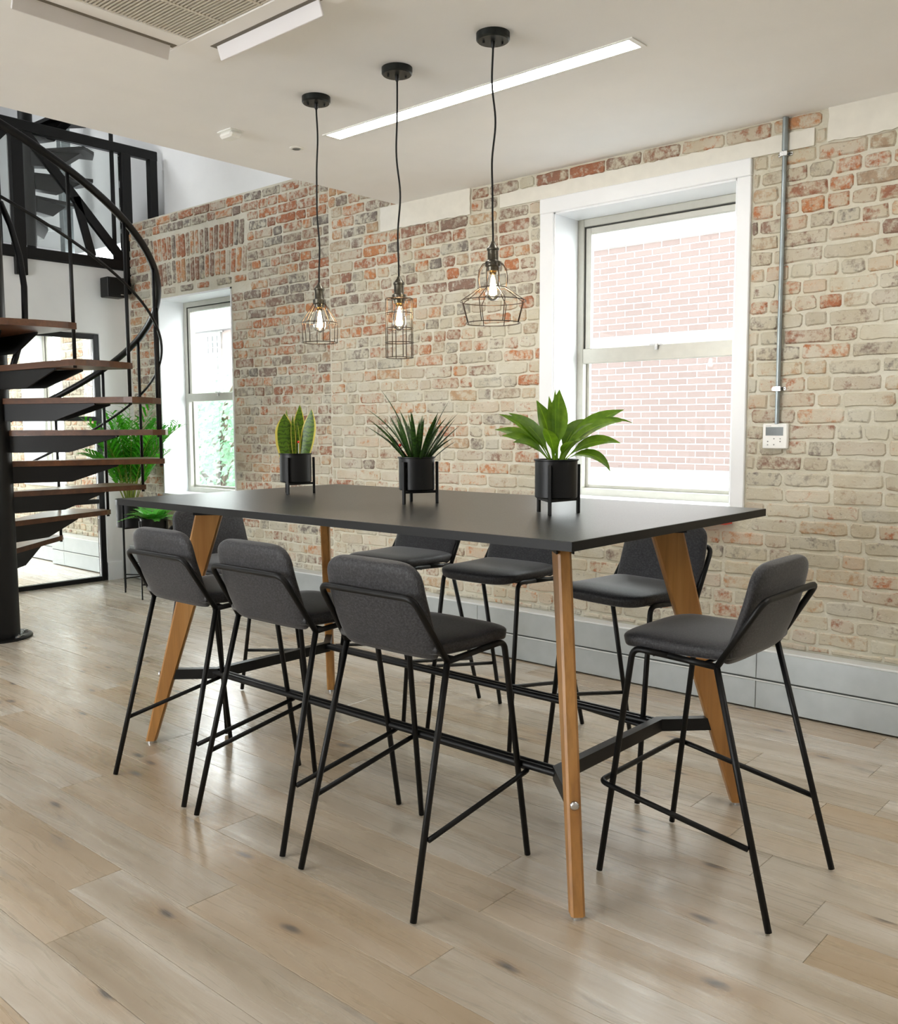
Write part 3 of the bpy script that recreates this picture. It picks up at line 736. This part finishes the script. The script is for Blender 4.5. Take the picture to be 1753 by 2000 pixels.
# ---- bar stools: local +x is the front
def loft_pad(rows, th, n=28, ex=3.2):
    # rows: (centre Vector, normal Vector, half width, thickness scale)
    mb = MB(); vs = []; m = len(rows)
    for c, nm, hw, ts in rows:
        for j in range(n):
            a = 2*PI*j/n; ca, sa = math.cos(a), math.sin(a)
            y = math.copysign(abs(ca)**(2/ex), ca)*hw; t = math.copysign(abs(sa)**(2/ex), sa)*th/2*ts
            vs.append(c+Vector((0, y, 0))+nm*t)
    fs = [(i*n+j, i*n+(j+1) % n, (i+1)*n+(j+1) % n, (i+1)*n+j) for i in range(m-1) for j in range(n)]
    fs += [tuple(range(n-1, -1, -1)), tuple((m-1)*n+j for j in range(n))]
    return mb.add(vs, fs)
def make_stool():
    e = empty('bar_stool')
    # seat
    rows = []; N = 30
    for i in range(N+1):
        s = (1-math.cos(PI*i/N))/2; x = -.125+.375*s; z = .740-.005*math.sin(PI*s)-.018*max(0, (s-.72)/.28)**2
        dz = -.018*2*max(0, (s-.72)/.28)/.28/.375; nm = Vector((-dz, 0, 1)).normalized()
        hw = .210-.014*abs(s-.40)
        edge = min(1, math.sqrt(max(0, 1-max(0, (s-.80)/.20)**2.2))) if s > .8 else 1
        hw *= (.45+.55*edge); ts = .35+.65*min(1, math.sqrt(max(0.0, 1-max(0, (s-.88)/.12)**2)))
        if s < .08: ts *= .6+.4*s/.08
        rows.append((Vector((x, 0, z)), nm, hw, ts))
    fixn(loft_pad(rows, .055, 36, 4.2).build('seat', 'grey_fabric', e, smooth=True))
    # backrest
    rows = []; N = 30
    for i in range(N+1):
        s = (1-math.cos(PI*i/N))/2; x = -.098-.088*s-.012*math.sin(PI*s); z = .708+.284*s
        nm = Vector((1, 0, .30)).normalized()
        hw = .194+.007*min(1, s/.35)-.008*max(0, s-.5)*2
        e1 = min(1, math.sqrt(max(0, 1-max(0, (s-.78)/.22)**2.4))) if s > .78 else 1
        hw = hw*(.62+.38*e1)
        if s < .07: hw *= .90+.10*math.sqrt(s/.07)
        ts = (.45+.55*math.sqrt(max(0, 1-max(0, (s-.9)/.1)**2)))*(.6+.4*min(1, s/.07))
        rows.append((Vector((x, 0, z)), nm, hw, ts))
    fixn(loft_pad(rows, .046).build('backrest', 'grey_fabric', e, smooth=True))
    r_ = .0098
    FT, RC, FF, RF, BB = (.178, .208, .716), (-.090, .212, .704), (.27, .233, .006), (-.27, .241, .006), (-.212, .195, .900)
    for s in (-1, 1):
        S = lambda p: (p[0], p[1]*s, p[2])
        MB().tube(bend([S(FF), S(FT), S((.06, .209, .711))], .03), r_, 8).build('leg', 'black_powder', e, smooth=True)
        MB().tube([S(RF), S(RC)], r_, 8).build('leg', 'black_powder', e, smooth=True)
        MB().tube([S((.06, .209, .711)), S(RC)], r_, 8).build('seat_rail', 'black_powder', e, smooth=True)
    L = lambda p: (p[0], -p[1], p[2])
    MB().tube(bend([RC, BB, L(BB), L(RC)], .035), r_, 8).build('back_frame', 'black_powder', e, smooth=True)
    for x in (.11, -.05): MB().tube([(x, .205, .706), (x, -.205, .706)], .006, 6).build('cross_bar', 'black_powder', e, smooth=True)
    FA, FB = (.262, .248, .297), (-.207, .243, .222)
    MB().tube(bend([FB, FA, L(FA), L(FB)], .03), .0085, 8).build('footrest', 'black_powder', e, smooth=True)
    return e
G1 = None
spots = [(-3.115, 2.066, 90, 'dark grey bar stool on the open long side of the table, nearest the spiral staircase'),
         (-2.537, 2.056, 90, 'dark grey upholstered bar stool on the long open side of the table, middle of three'),
         (-1.944, 2.041, 90, 'dark grey bar stool on the open long side of the table, beside the silver-bolted leg'),
         (-1.212, 2.607, 180, 'dark grey upholstered bar stool at the short table end facing the staircase'),
         (-3.70, 2.608, 0, 'dark grey upholstered bar stool at the short table end next to the plant stands'),
         (-3.165, 3.265, -90, 'dark grey upholstered bar stool between table and brick wall, below the snake plant'),
         (-2.545, 3.260, -90, 'dark grey upholstered bar stool between table and brick wall, middle of three'),
         (-1.84, 3.200, -99, 'dark grey upholstered bar stool between table and brick wall, in front of the large window')]
proto = make_stool()
for i, (x, y, a, lb) in enumerate(spots):
    o = proto if i == 0 else copy_tree(proto)
    o.location = (x, y, 0); o.rotation_euler = (0, 0, R(a)); tag(o, lb, 'bar stool', 'bar stools around the high table')

# ---- pendant lamps
def pendant(x, y, zs, cage, label, wob):
    e = tag(empty('pendant_lamp', (x, y, ZC)), label, 'pendant lamp', 'wire cage pendants over the table')
    cn = MB().lathe([(.061, 0), (.061, -.022), (.056, -.027), (.012, -.028)], 32).build('canopy', 'dark_canopy', e, auto=35)
    for a in (.9, .9+PI): MB().lathe([(.004, -.028), (.004, -.036)], 8, (.035*math.cos(a), .035*math.sin(a), 0)).build('screw', 'black_pot', cn)
    MB().lathe([(.008, -.026), (.008, -.045), (.004, -.052)], 10).build('cord_grip', 'black_pot', e, auto=40)
    L = ZC-zs; pts = []
    for i in range(40):
        t = i/39; q = math.sin(PI*t); pts.append((q*(.006*math.sin(t*9+wob)+.004*math.sin(t*17+wob*2)), q*.004*math.sin(t*11+wob), -.04-(L-.04)*t))
    MB().tube(pts, .0036, 8).build('cord', 'cord', e, smooth=True)
    z = -L   # top of socket
    so = MB().lathe([(.006, z+.012), (.010, z+.002), (.018, z-.008), (.023, z-.014), (.023, z-.02), (.020, z-.022), (.020, z-.055), (.022, z-.058), (.029, z-.062), (.029, z-.078), (.024, z-.082), (.022, z-.095)], 24).build('socket', 'pewter', e, auto=35)
    MB().tube([(.020, -.02, z-.07), (.027, -.027, z-.07)], .004, 8).build('thumb_screw', 'pewter', so, smooth=True)
    MB().lathe([(.013, z-.095), (.013, z-.106)], 16).build('bulb_cap', 'gold_cap', so, auto=40)
    zb = z-.100
    bu = MB().lathe([(.013, zb), (.017, zb-.018), (.026, zb-.045), (.030, zb-.062), (.029, zb-.078), (.022, zb-.094), (.010, zb-.103), (.001, zb-.105)], 24).build('bulb', 'bulb_glass', e, smooth=True)
    fm = MB()
    for k in range(6):
        a = k*PI/3+.4; fm.tube([(.005*math.cos(a), .005*math.sin(a), zb-.022), (.013*math.cos(a), .013*math.sin(a), zb-.080)], .0021, 6)
    fm.build('filament', 'filament_emit', bu, smooth=True)
    fm = MB(); fm.tube([(0, 0, zb), (0, 0, zb-.045)], .002, 6); fm.build('filament_stem', 'clear_stick', bu)
    prof, nw, rings = cage(z); rc = .0017; cg = None
    for k in range(nw):
        a = 2*PI*k/nw+.25; o = MB().tube([(r_*math.cos(a), r_*math.sin(a), zz) for r_, zz in prof], rc, 5).build('cage_wire', 'cage_wire', e, smooth=True)
    for r_, zz in rings: MB().tube([(r_*math.cos(2*PI*k/40), r_*math.sin(2*PI*k/40), zz) for k in range(40)], rc, 5, closed=True).build('cage_ring', 'cage_wire', e, smooth=True)
    return e
def cage1(z): return ([(.024, z-.07), (.030, z-.085), (.076, z-.156), (.078, z-.165), (.076, z-.247)], 8, [(.078, z-.162), (.076, z-.247)])
def cage2(z): return ([(.022, z-.076), (.052, z-.076), (.056, z-.079), (.056, z-.312)], 8, [(.056, z-.078), (.056, z-.135), (.0565, z-.195), (.0575, z-.252), (.056, z-.312)])
def cage3(z):
    a = [(.024, z-.066), (.040, z-.072), (.054, z-.094), (.058, z-.118), (.056, z-.138), (.050, z-.158), (.122, z-.205), (.100, z-.285)]
    return (a, 8, [(.051, z-.156), (.122, z-.205), (.100, z-.285)])
for (x, zs, cg, lb, wob) in ((-3.164, 1.99, cage1, 'pendant lamp with short tapered wire cage hanging over the snake plant', 0.), (-2.676, 1.965, cage2, 'pendant lamp with tall cylindrical wire cage', 2.1), (-2.190, 2.040, cage3, 'pendant lamp with wide bell-shaped wire cage', 4.0)):
    pendant(x, 2.73, zs, cg, lb, wob)

# ---- recessed ceiling strips
def strip(x0, x1, y0, y1, label, z=ZC):
    e = tag(empty('ceiling_light', ((x0+x1)/2, (y0+y1)/2, z)), label, 'ceiling light', 'recessed strip lights'); a, b = (x1-x0)/2, (y1-y0)/2; f = .010
    fr = MB(); fr.box(-a, a, -b, -b+f, -.004, .003); fr.box(-a, a, b-f, b, -.004, .003); fr.box(-a, -a+f*2, -b+f, b-f, -.004, .003); fr.box(a-f*2, a, -b+f, b-f, -.004, .003); fr.build('frame', 'white_plastic', e)
    MB().box(-a+f*2, a-f*2, -b+f, b-f, -.0025, .002).build('diffuser', 'led_emit', e)
strip(-3.54, -1.83, 3.09, 3.197, 'long glowing recessed strip light in the ceiling beside the pendants')
for (x0, x1, y, lb) in ((-.9, .9, 3.14, 'added fill strip light in line with the one over the table, before the end wall'), (-3.5, -1.8, .35, 'added fill strip light behind the air conditioner'), (-3.5, -1.8, -2.4, 'added fill strip light before the blank front wall, beside the added opening'), (-.9, .9, -2.4, 'added fill strip light before the blank part of the front wall'), (1.6, 3.0, 3.14, 'added fill strip light in the corner of brick and end wall')):  # out-of-view strips added as fill light for the main room
    strip(x0, x1, y-.053, y+.053, lb)
for y, lb in ((3.9, 'added fill strip light behind the glass partition beside the brick wall'), (2.6, 'added fill strip light behind the glass partition, middle of three'), (1.2, 'added fill strip light behind the glass partition near the stairs')): strip(-10.6, -8.6, y-.08, y+.08, lb, 2.731)  # hidden strips added to brighten the room behind the glass
# ---- ceiling air conditioner
ac = tag(empty('ceiling_air_conditioner', (-2.70, 1.70, ZC)), 'white ceiling cassette air conditioner with open flaps', 'air conditioner')
mb = MB(); H_ = .475; g = .31
for b in ((-H_, H_, -H_, -g), (-H_, H_, g, H_), (-H_, -g, -g, g), (g, H_, -g, g)): mb.cbox(b[0], b[1], b[2], b[3], -.018, 0, .004)
mb.build('panel', 'ceiling_paint', ac)
MB().box(-g, g, -g, g, -.010, -.006).build('grille_back', 'grille_dark', ac)
for k in range(44):
    y = -g+.007+k*(2*g-.014)/43; MB().box(-g+.001, g-.001, y-.0028, y+.0028, -.016, -.0095).build('slat', 'grille_light', ac)
for x in (-.105, .105): MB().box(x-.006, x+.006, -g, g, -.0165, -.0095).build('grille_rib', 'grille_light', ac)
for k in range(4):
    fl = MB().cbox(-.285, .285, -.004, .004, -.052, 0, .002); rot = Matrix.Rotation(R(20), 3, 'X'); rz = Matrix.Rotation(k*PI/2, 3, 'Z')
    sl = MB().box(-.30, .30, .385, .415, -.0195, -.0175); sl.v = [tuple(rz @ Vector(v)) for v in sl.v]; s_ = sl.build('air_slot', 'grille_dark', ac)
    fl.v = [tuple(rz @ (rot @ Vector(v)+Vector((0, .405, -.016)))) for v in fl.v]; fl.build('flap', 'flap_plastic', ac)

# ---- ceiling detector and disc
sd = tag(empty('ceiling_sensor', (-3.827, 2.762, ZC)), 'white box-shaped sensor on the ceiling', 'sensor')
MB().cbox(-.055, .055, -.04, .04, -.006, 0, .002).build('base', 'white_plastic', sd); MB().cbox(-.048, .048, -.034, .034, -.034, -.006, .010).build('cover', 'white_plastic', sd)
ds = tag(empty('sprinkler_rose', (-3.80, 3.144, ZC)), 'small round disc in the ceiling beside the sensor', 'ceiling disc')
MB().lathe([(.036, 0), (.036, -.003), (.030, -.006), (.022, -.006)], 24, cap0=False, cap1=False).build('ring', 'white_plastic', ds, auto=35); MB().lathe([(.022, -.002), (.014, -.005), (.001, -.006)], 20).build('centre', 'key_grey', ds, auto=35)

# ---- conduit with clips and wall controller
cd = tag(empty('metal_conduit', (-1.760, YW-.018, 1.383)), 'galvanised conduit running up the brick wall to the ceiling', 'conduit')
MB().tube([(0, 0, -.005), (0, 0, .9), (0, 0, 1.398)], .0105, 12).build('pipe', 'galvanised', cd, auto=60)
MB().tube([(0, 0, 1.25), (0, 0, 1.398)], .0135, 12).build('coupling', 'galvanised', cd, auto=60)
for z in (.16, 1.235):
    c = MB().tube([(.0145*math.cos(a), .0145*math.sin(a), z-.009) for a in (PI, PI*1.17, PI*1.33, PI*1.5, PI*1.67, PI*1.83, 2*PI)], .0025, 6); c.tube([(.0145*math.cos(a), .0145*math.sin(a), z+.009) for a in (PI, PI*1.17, PI*1.33, PI*1.5, PI*1.67, PI*1.83, 2*PI)], .0025, 6)
    c.prism([(x_*.0155, .0) for x_ in ()] or [(-.017, -.002), (-.017, -.0165), (.017, -.0165), (.017, -.002), (.0145, -.002), (.0145, -.0145), (-.0145, -.0145), (-.0145, -.002)], z-.010, z+.010)
    c.cbox(-.034, .034, .008, .013, z-.009, z+.009, .002); o = c.build('pipe_clip', 'zinc_bolt', cd)
    for x in (-.026, .026): MB().tube([(x, .009, z), (x, .004, z)], .004, 8).build('screw', 'pewter', o)
wc = tag(empty('wall_controller', (-1.766, YW-.004, 1.32)), 'square white air-conditioning controller with small screen under the conduit', 'controller')
MB().cbox(-.060, .060, -.022, .004, -.060, .060, .005).build('casing', 'white_plastic', wc)
MB().box(-.044, .040, -.0232, -.0215, .003, .043).build('screen', 'lcd', wc)
MB().box(-.044, -.018, -.0228, -.0215, .047, .0495).build('maker_mark', 'print_grey', wc)
for (x, z, c) in ((-.003, -.012, 'key_grey'), (-.033, -.025, 'key_grey'), (.027, -.025, 'key_grey'), (-.003, -.040, 'key_grey'), (-.033, -.041, 'print_grey'), (.027, -.012, 'print_grey')):
    MB().tube([(x, -.0215, z), (x, -.0232, z)], .0032, 10).build('button', c, wc)
# ---- planters
def leaf(mb, L, w, base, az, tilt0, droop, fold=.25, n=8, tw=0., shape='lance', taper0=.35, roll=0.):
    # a bent leaf blade starting at base, leaning out in direction az; tilt from vertical
    d = Vector((math.cos(az), math.sin(az), 0)); side = Vector((-d.y, d.x, 0)); p = Vector(base); vs = []; at = []; ang = tilt0
    for i in range(n+1):
        t = i/n
        if shape == 'lance': hw = w/2*(taper0+(1-taper0)*math.sin(PI*min(1, t*1.25)*.5))*max(.02, 1-max(0, (t-.45)/.55)**1.7)
        elif shape == 'blade': hw = w/2*(taper0+(1-taper0)*min(1, t/.35))*max(.015, 1-max(0, (t-.55)/.45)**1.8)
        else: hw = w/2*max(.03, math.sin(PI*min(1, ((t-.30)/.70))**.8)) if t > .33 else w/2*.13
        u = Vector((0, 0, 1))*math.cos(ang)+d*math.sin(ang); nrm = d*math.cos(ang)-Vector((0, 0, 1))*math.sin(ang)
        s_ = side*math.cos(roll+tw*t)+nrm*math.sin(roll+tw*t)
        vs += [p-s_*hw-nrm*fold*hw, p, p+s_*hw-nrm*fold*hw]; at += [(0, t, 0, 1), (.5, t, 0, 1), (1, t, 0, 1)]
        p = p+u*(L/n); ang += droop/n
    fs = []
    for i in range(n): fs += [(i*3, i*3+1, i*3+4, i*3+3), (i*3+1, i*3+2, i*3+5, i*3+4)]
    return mb.add(vs, fs, at)
def planter(name, loc, rad, z0, z1, legr, angs, label, cat='potted plant', lowring=None, feet_h=None):
    e = tag(empty(name, loc), label, cat)
    po = MB().lathe([(.001, z0+.002), (rad-.004, z0), (rad, z0+.004), (rad, z1-.006), (rad+.004, z1-.004), (rad+.004, z1), (rad-.004, z1), (rad-.004, z1-.03), (.001, z1-.03)], 36, cap0=False, cap1=False).build('pot', 'black_pot', e, auto=35)
    MB().lathe([(rad-.004, z1-.026), (.001, z1-.018)], 24, cap0=False, cap1=False).build('soil', 'soil', e, smooth=True)
    sd_ = empty('stand'); bpy.data.objects.remove(sd_)
    for a in angs:
        m = Matrix.Rotation(R(a), 3, 'Z'); b = MB().cbox(legr-.0055, legr+.0055, -.0055, .0055, 0, z1-.018 if feet_h is None else feet_h, .001); b.v = [tuple(m @ Vector(v)) for v in b.v]; b.build('stand_leg', 'black_powder', e)
    for i in range(len(angs)):
        a, b = R(angs[i]), R(angs[(i+1) % len(angs)])
        for zz in [z0-.006]+([lowring] if lowring else []):
            mb = MB(); rectbar(mb, (legr*math.cos(a), legr*math.sin(a), zz), (legr*math.cos(b), legr*math.sin(b), zz), .008, .009); fixn(mb.build('stand_bar', 'black_powder', e))
    return e
def stick(loc, h, lean, label):
    e = tag(empty('water_indicator', loc), label, 'plant indicator')
    MB().tube([(0, 0, 0), (lean, 0, h)], .0016, 6).build('tube', 'clear_stick', e); MB().lathe([(.001, h-.005), (.005, h-.002), (.0055, h+.002), (.003, h+.006), (.001, h+.007)], 12, (lean, 0, 0)).build('knob', 'red_knob', e, smooth=True)
# camera-right and toward-camera directions at the table, for leaf azimuths
AZR = 41.5; AZT = -63.0
p1 = planter('potted_snake_plant', (-3.27, 2.665, TT), .070, .052, .181, .080, (-65, 52, 172), 'yellow-edged snake plant in a black pot on a three-legged stand')
CF = R(-39.1); CR = Vector((math.cos(CF+PI/2), math.sin(CF+PI/2), 0)); CD = Vector((math.cos(CF), math.sin(CF), 0))
for (ro, do, L, w, lean, yw, dr) in ((-.036, .01, .205, .092, -.10, .25, .05), (.036, .006, .225, .070, .42, -.35, .0), (.012, -.026, .245, .058, .12, .3, .0), (-.012, -.006, .225, .036, -.30, 1.1, .05), (-.002, .006, .20, .030, -.12, .9, .05), (.008, -.01, .17, .03, .1, -.9, .1)):
    m = leaf(MB(), L, w, (0, 0, 0), CF+yw, 0., dr, .16, 12, .15, 'blade', .66)
    m.v = [tuple(Vector(v)+CR*(ro+lean*v[2]*.42)+CD*do+Vector((0, 0, .152))) for v in m.v]
    m.build('leaf', 'snake_leaf', p1, smooth=True, attr='lf')
p2 = planter('potted_spiky_plant', (-2.49, 2.63, TT), .070, .052, .181, .080, (-85, 32, 150), 'dark green spiky-leaved plant in a black pot on a three-legged stand')
rs = random.Random(3)
for k in range(40):
    az = R(k*137.5+rs.uniform(-15, 15)); q = (k/40)**.6; t0 = .06+.75*q*rs.uniform(.7, 1.1); L = rs.uniform(.17, .235)*(1-.25*(q > .85)); rr = .045*q
    leaf(MB(), L, rs.uniform(.014, .02), (rr*math.cos(az), rr*math.sin(az), .15), az, t0, rs.uniform(.0, .45), .5, 8, rs.uniform(-.4, .4), 'lance', .8).build('leaf', 'spike_leaf', p2, smooth=True, attr='lf')
for (az, t0, L, dr) in ((AZR+182, .15, .33, .55), (AZR+176, .4, .29, .65), (AZR+188, .6, .25, .35), (AZR+170, .75, .24, .3), (AZR, .3, .27, .25), (AZR+10, .5, .25, .3), (AZR-14, .75, .22, .1)):
    leaf(MB(), L, .02, (.02*math.cos(R(az)), .02*math.sin(R(az)), .15), R(az), t0, dr, .5, 9, 0, 'lance', .85).build('leaf', 'spike_leaf', p2, smooth=True, attr='lf')
p3 = planter('potted_leafy_plant', (-1.825, 2.62, TT), .0725, .054, .186, .081, (-70, 55, 172), 'bright green broad-leaved plant in a black pot on a three-legged stand')
for (az, t0, L, w, dr) in ((AZR+75, .04, .275, .058, .35), (AZR+130, .14, .25, .050, .5), (AZR+178, .40, .25, .048, .75), (AZR+186, .62, .27, .040, .6), (AZR+172, .80, .25, .046, .7), (AZR+200, .95, .23, .046, .55), (AZR+2, .30, .34, .024, 1.7), (AZR-8, .50, .28, .048, 1.1), (AZR+8, .72, .31, .056, .55), (AZR-18, .92, .24, .046, .9),
                           (AZR-70, .75, .20, .044, .9), (AZR-110, .55, .21, .044, .8), (AZR-150, .85, .20, .042, .8), (AZR+112, .10, .25, .030, .2), (AZR+92, .06, .27, .022, .1), (AZR+45, .45, .25, .044, .9), (AZR-30, 1.05, .22, .036, 1.6), (AZR+22, .55, .29, .044, 1.0), (AZR+150, .5, .25, .04, .6), (AZR-45, .35, .22, .04, 1.0)):
    mm = leaf(MB(), L, w*1.25, (.012*math.cos(R(az)), .012*math.sin(R(az)), .155), R(az), t0*.6, dr+t0*.5, .22, 12, .0, 'oval', roll=-.75*math.cos(R(az-AZR)))
    mm.build('leaf', 'broad_leaf', p3, smooth=True, attr='lf')
stick((-3.235, 2.655, TT+.155), .075, 0, 'thin water indicator with red tip in the snake plant pot')
stick((-2.535, 2.595, TT+.155), .07, -.01, 'thin water indicator with red tip in the spiky plant pot')
# floor planters by the stairs
pa = planter('potted_palm', (-7.14, 4.05, 0), .12, .54, .775, .128, (-60, 60, 180), 'tall feathery palm in a black pot on a tall floor stand', lowring=.12)
rs = random.Random(11)
for k in range(36):
    az = R(k*137.5); q = (k+.5)/36; L = rs.uniform(.5, .86); t0 = .05+.35*q; dr = rs.uniform(.7, 1.5)*q+.15; rr = .05*q
    p = Vector((rr*math.cos(az), rr*math.sin(az), .74)); d = Vector((math.cos(az), math.sin(az), 0)); ang = t0; pts = [p.copy()]; n = 16
    for i in range(n):
        p = p+(Vector((0, 0, 1))*math.cos(ang)+d*math.sin(ang))*(L/n); ang += (dr/n)*(1.8*i/n+.1); pts.append(p.copy())
    mb = MB().tube(pts, [.004*(1-.7*i/n) for i in range(n+1)], 5)
    fr_ = MB()
    for i in range(5, n+1):
        t = (pts[i]-pts[i-1]).normalized(); sd2 = Vector((-d.y, d.x, 0)); ll = .20*math.sin(PI*min(.97, (i-3)/(n-1)))+.05
        for s in (-1, 1):
            dv = (t*.75+sd2*s*.75+Vector((0, 0, .15))).normalized(); w_ = dv.cross(Vector((0, 0, 1))); w_ = (w_.normalized() if w_.length > .01 else sd2)*.0115
            a = pts[i]; m1 = a+dv*ll*.5; e_ = a+dv*ll+Vector((0, 0, -.28*ll))
            fr_.add([a-w_*.5, a+w_*.5, m1+w_, m1-w_, e_], [(0, 1, 2, 3), (3, 2, 4)], [(.3, 0, 0, 1), (.7, 0, 0, 1), (1, .5, 0, 1), (0, .5, 0, 1), (.5, 1, 0, 1)])
    for q_ in (fr_, mb): q_.v = [(max(v[0], -.55), min(v[1], .30+.02*math.sin(v[2]*60)), v[2]) for v in q_.v]
    f_ = fr_.build('frond', 'palm_leaf', pa, attr='lf'); mb.build('frond_stem', 'stem_green', f_, smooth=True)
pb = planter('potted_fern', (-6.65, 3.97, 0), .108, .46, .65, .116, (-100, 20, 140), 'small fern in a black pot on a lower floor stand', lowring=.12)
for k in range(22):
    az = R(k*137.5+20); q = (k+.5)/22; L = rs.uniform(.15, .27); ang = .3+.8*q; d = Vector((math.cos(az), math.sin(az), 0)); p = Vector((.03*d.x, .03*d.y, .62)); pts = [p.copy()]; n = 9
    for i in range(n):
        p = p+(Vector((0, 0, 1))*math.cos(ang)+d*math.sin(ang))*(L/n); ang += 1.0/n; pts.append(p.copy())
    fr_ = MB(); sd2 = Vector((-d.y, d.x, 0))
    for i in range(2, n+1):
        ll = .055*(1-.75*(i/n)**2)+.012; t = (pts[i]-pts[i-1]).normalized()
        for s in (-1, 1):
            dv = (t*.45+sd2*s).normalized(); a = pts[i]; w_ = t*.009; fr_.add([a-w_, a+w_, a+dv*ll*.6+w_*1.2, a+dv*ll, a+dv*ll*.6-w_*1.2], [(0, 1, 2, 3, 4)], [(.5, .2, 0, 1)]*5)
    f_ = fr_.build('frond', 'fern_leaf', pb, attr='lf'); MB().tube(pts, .0018, 4).build('frond_stem', 'stem_green', f_)

# ================================================================== outside
# neighbouring brick building opposite window_1
YN = 9.8
nb = tag(empty('neighbour_building', (-5.4, YN, -3)), 'pale sunlit brick building seen through the large window', 'building')
def Nb(nm, mat, mb): mb.v = [(v[0]+5.4, v[1]-YN, v[2]+3) for v in mb.v]; return mb.build(nm, mat, nb)
Nb('wall', 'ext_mortar', MB().box(-9.5, 1.5, YN, YN+.3, -3, 5.2))
for za, zb in ((3.48, 3.95), (2.27, 2.41), (.66, .78)): Nb('stone_band', 'ext_band', MB().cbox(-9.5, 1.5, YN-.02, YN+.01, za, zb, .004))
eb = {}
def ext_brick(w):
    k = round(w, 3)
    if k not in eb: eb[k] = MB().cbox(-w/2, w/2, -.004, .006, -.0315, .0315, .002).mesh('brick', 'neighbour_brick')
    return eb[k]
cand = []; k = 0; z = -.2
while z < 4.6:
    if not any(a-.04 < z+.0375 < b+.04 for a, b in ((3.48, 3.95), (2.27, 2.41), (.66, .78))):
        x = -8.2+(.1175 if k % 2 else 0)
        while x < -2.2: cand.append((x+.1175, z+.0375)); x += .235
    z += .075; k += 1
cand.sort(key=lambda c: abs(c[0]+5.42)/1.05 + abs(c[1]-2.1)/1.75 if not (-6.6 < c[0] < -4.3 and .5 < c[1] < 3.8) else abs(c[0]+5.42)*.01)
restb = MB()
for i, (x, z) in enumerate(cand):
    if i < 300:
        o = bpy.data.objects.new('brick', ext_brick(.223)); COL.objects.link(o); o.parent = nb; o.location = (x+5.4, 0, z+3)
    else: restb.cbox(x+5.4-.1115, x+5.4+.1115, -.004, .006, z+3-.0315, z+3+.0315, .002)
tag(restb.build('brickwork', 'neighbour_brick', nb), None, None, None, 'stuff')
# far house and tree in the view of window_2
hs = tag(empty('far_house', (-26.5, 18, -3)), 'distant brick house with slate roof and white sash window', 'house')
def Hh(nm, mat, mb, par=None): mb.v = [(v[0]+26.5, v[1]-18, v[2]+3) for v in mb.v]; return mb.build(nm, mat, par or hs)
plain('house_brick', (146, 130, 126), .9, nz=.05, nscale=5)
Hh('wall', 'house_brick', MB().box(-32, -20, 18, 26, -3, 4.5))
Hh('roof', 'roof_slate', MB().prism([(17.6, 4.45), (17.6, 4.62), (22, 8.2), (26.4, 4.62), (26.4, 4.45)], -32.4, -19.6, 0)); Hh('gutter', 'ext_band', MB().cbox(-32.4, -19.6, 17.5, 17.62, 4.42, 4.54, .01))
for cx in (-30.2, -28.4, -26.2, -23.5):
    wv = Hh('window', 'ext_band', MB().cbox(cx-.52, cx+.52, 17.93, 18.02, 2.95, 4.42, .01)); Hh('lintel', 'ext_band', MB().cbox(cx-.62, cx+.62, 17.94, 18.02, 4.40, 4.62, .01), wv); Hh('sill', 'ext_band', MB().cbox(cx-.6, cx+.6, 17.85, 18.02, 2.86, 2.97, .01), wv)
    for (a, b, c_, d) in [(cx-.38+q*.26, cx-.16+q*.26, 3.75+r_*.19, 3.91+r_*.19) for q in range(3) for r_ in range(3)]: Hh('pane', 'ext_glass', MB().box(a, b, 17.91, 17.935, c_, d), wv)
    Hh('pane', 'ext_glass', MB().box(cx-.38, cx+.36, 17.91, 17.935, 3.05, 3.65), wv)
tr = tag(empty('garden_tree', (-16.2, 11.2, -3)), 'leafy green tree outside the narrower window', 'tree')
rs = random.Random(5)
MB().tube([(0, 0, 0), (.1, .05, 2), (-.1, .1, 3.4), (.3, 0, 4.6)], [.16, .13, .1, .04], 8).build('trunk', 'bark', tr, smooth=True)
for k in range(9):
    a = rs.uniform(0, 2*PI); MB().tube([(0, 0, 2.0+k*.25), (.7*math.cos(a), .7*math.sin(a), 2.7+k*.27), (1.4*math.cos(a), 1.4*math.sin(a), 3.0+k*.28)], [.05, .035, .012], 6).build('branch', 'bark', tr, smooth=True)
lf = MB()
for k in range(9000):
    u = rs.uniform(-1, 1); a = rs.uniform(0, 2*PI); r_ = rs.uniform(.35, 1)**.5; ss = math.sqrt(1-u*u)
    bl_ = 1+.18*math.sin(5*a+3*u)+.12*math.sin(9*a-7*u)
    c = Vector((2.5*r_*ss*math.cos(a)*bl_, 1.9*r_*ss*math.sin(a)*bl_, 3.5+1.95*r_*u*bl_)); n = Vector((rs.gauss(0, 1), rs.gauss(0, 1), rs.gauss(0, 1)+.6)).normalized(); t = n.orthogonal().normalized(); w_ = n.cross(t); s = rs.uniform(.05, .11)
    lf.add([c-t*s, c+w_*s*.45, c+t*s, c-w_*s*.45], [(0, 1, 2, 3)], [(.2, .2, 0, 1)]*4)
tag(lf.build('foliage', 'tree_leaf', tr, attr='lf'), None, None, None, 'stuff')
t2 = copy_tree(tr); t2.location = (-23.4, 14.2, -3); t2.rotation_euler = (0, 0, 1.3); tag(t2, 'second leafy tree standing farther behind the first garden tree', 'tree')
for x in (tr, t2): x['group'] = 'trees outside the narrower window'
struct(MB().box(-45, 20, 4.9, 40, -3.2, -3).build('ground', 'roof_slate'), 'pale ground outside')
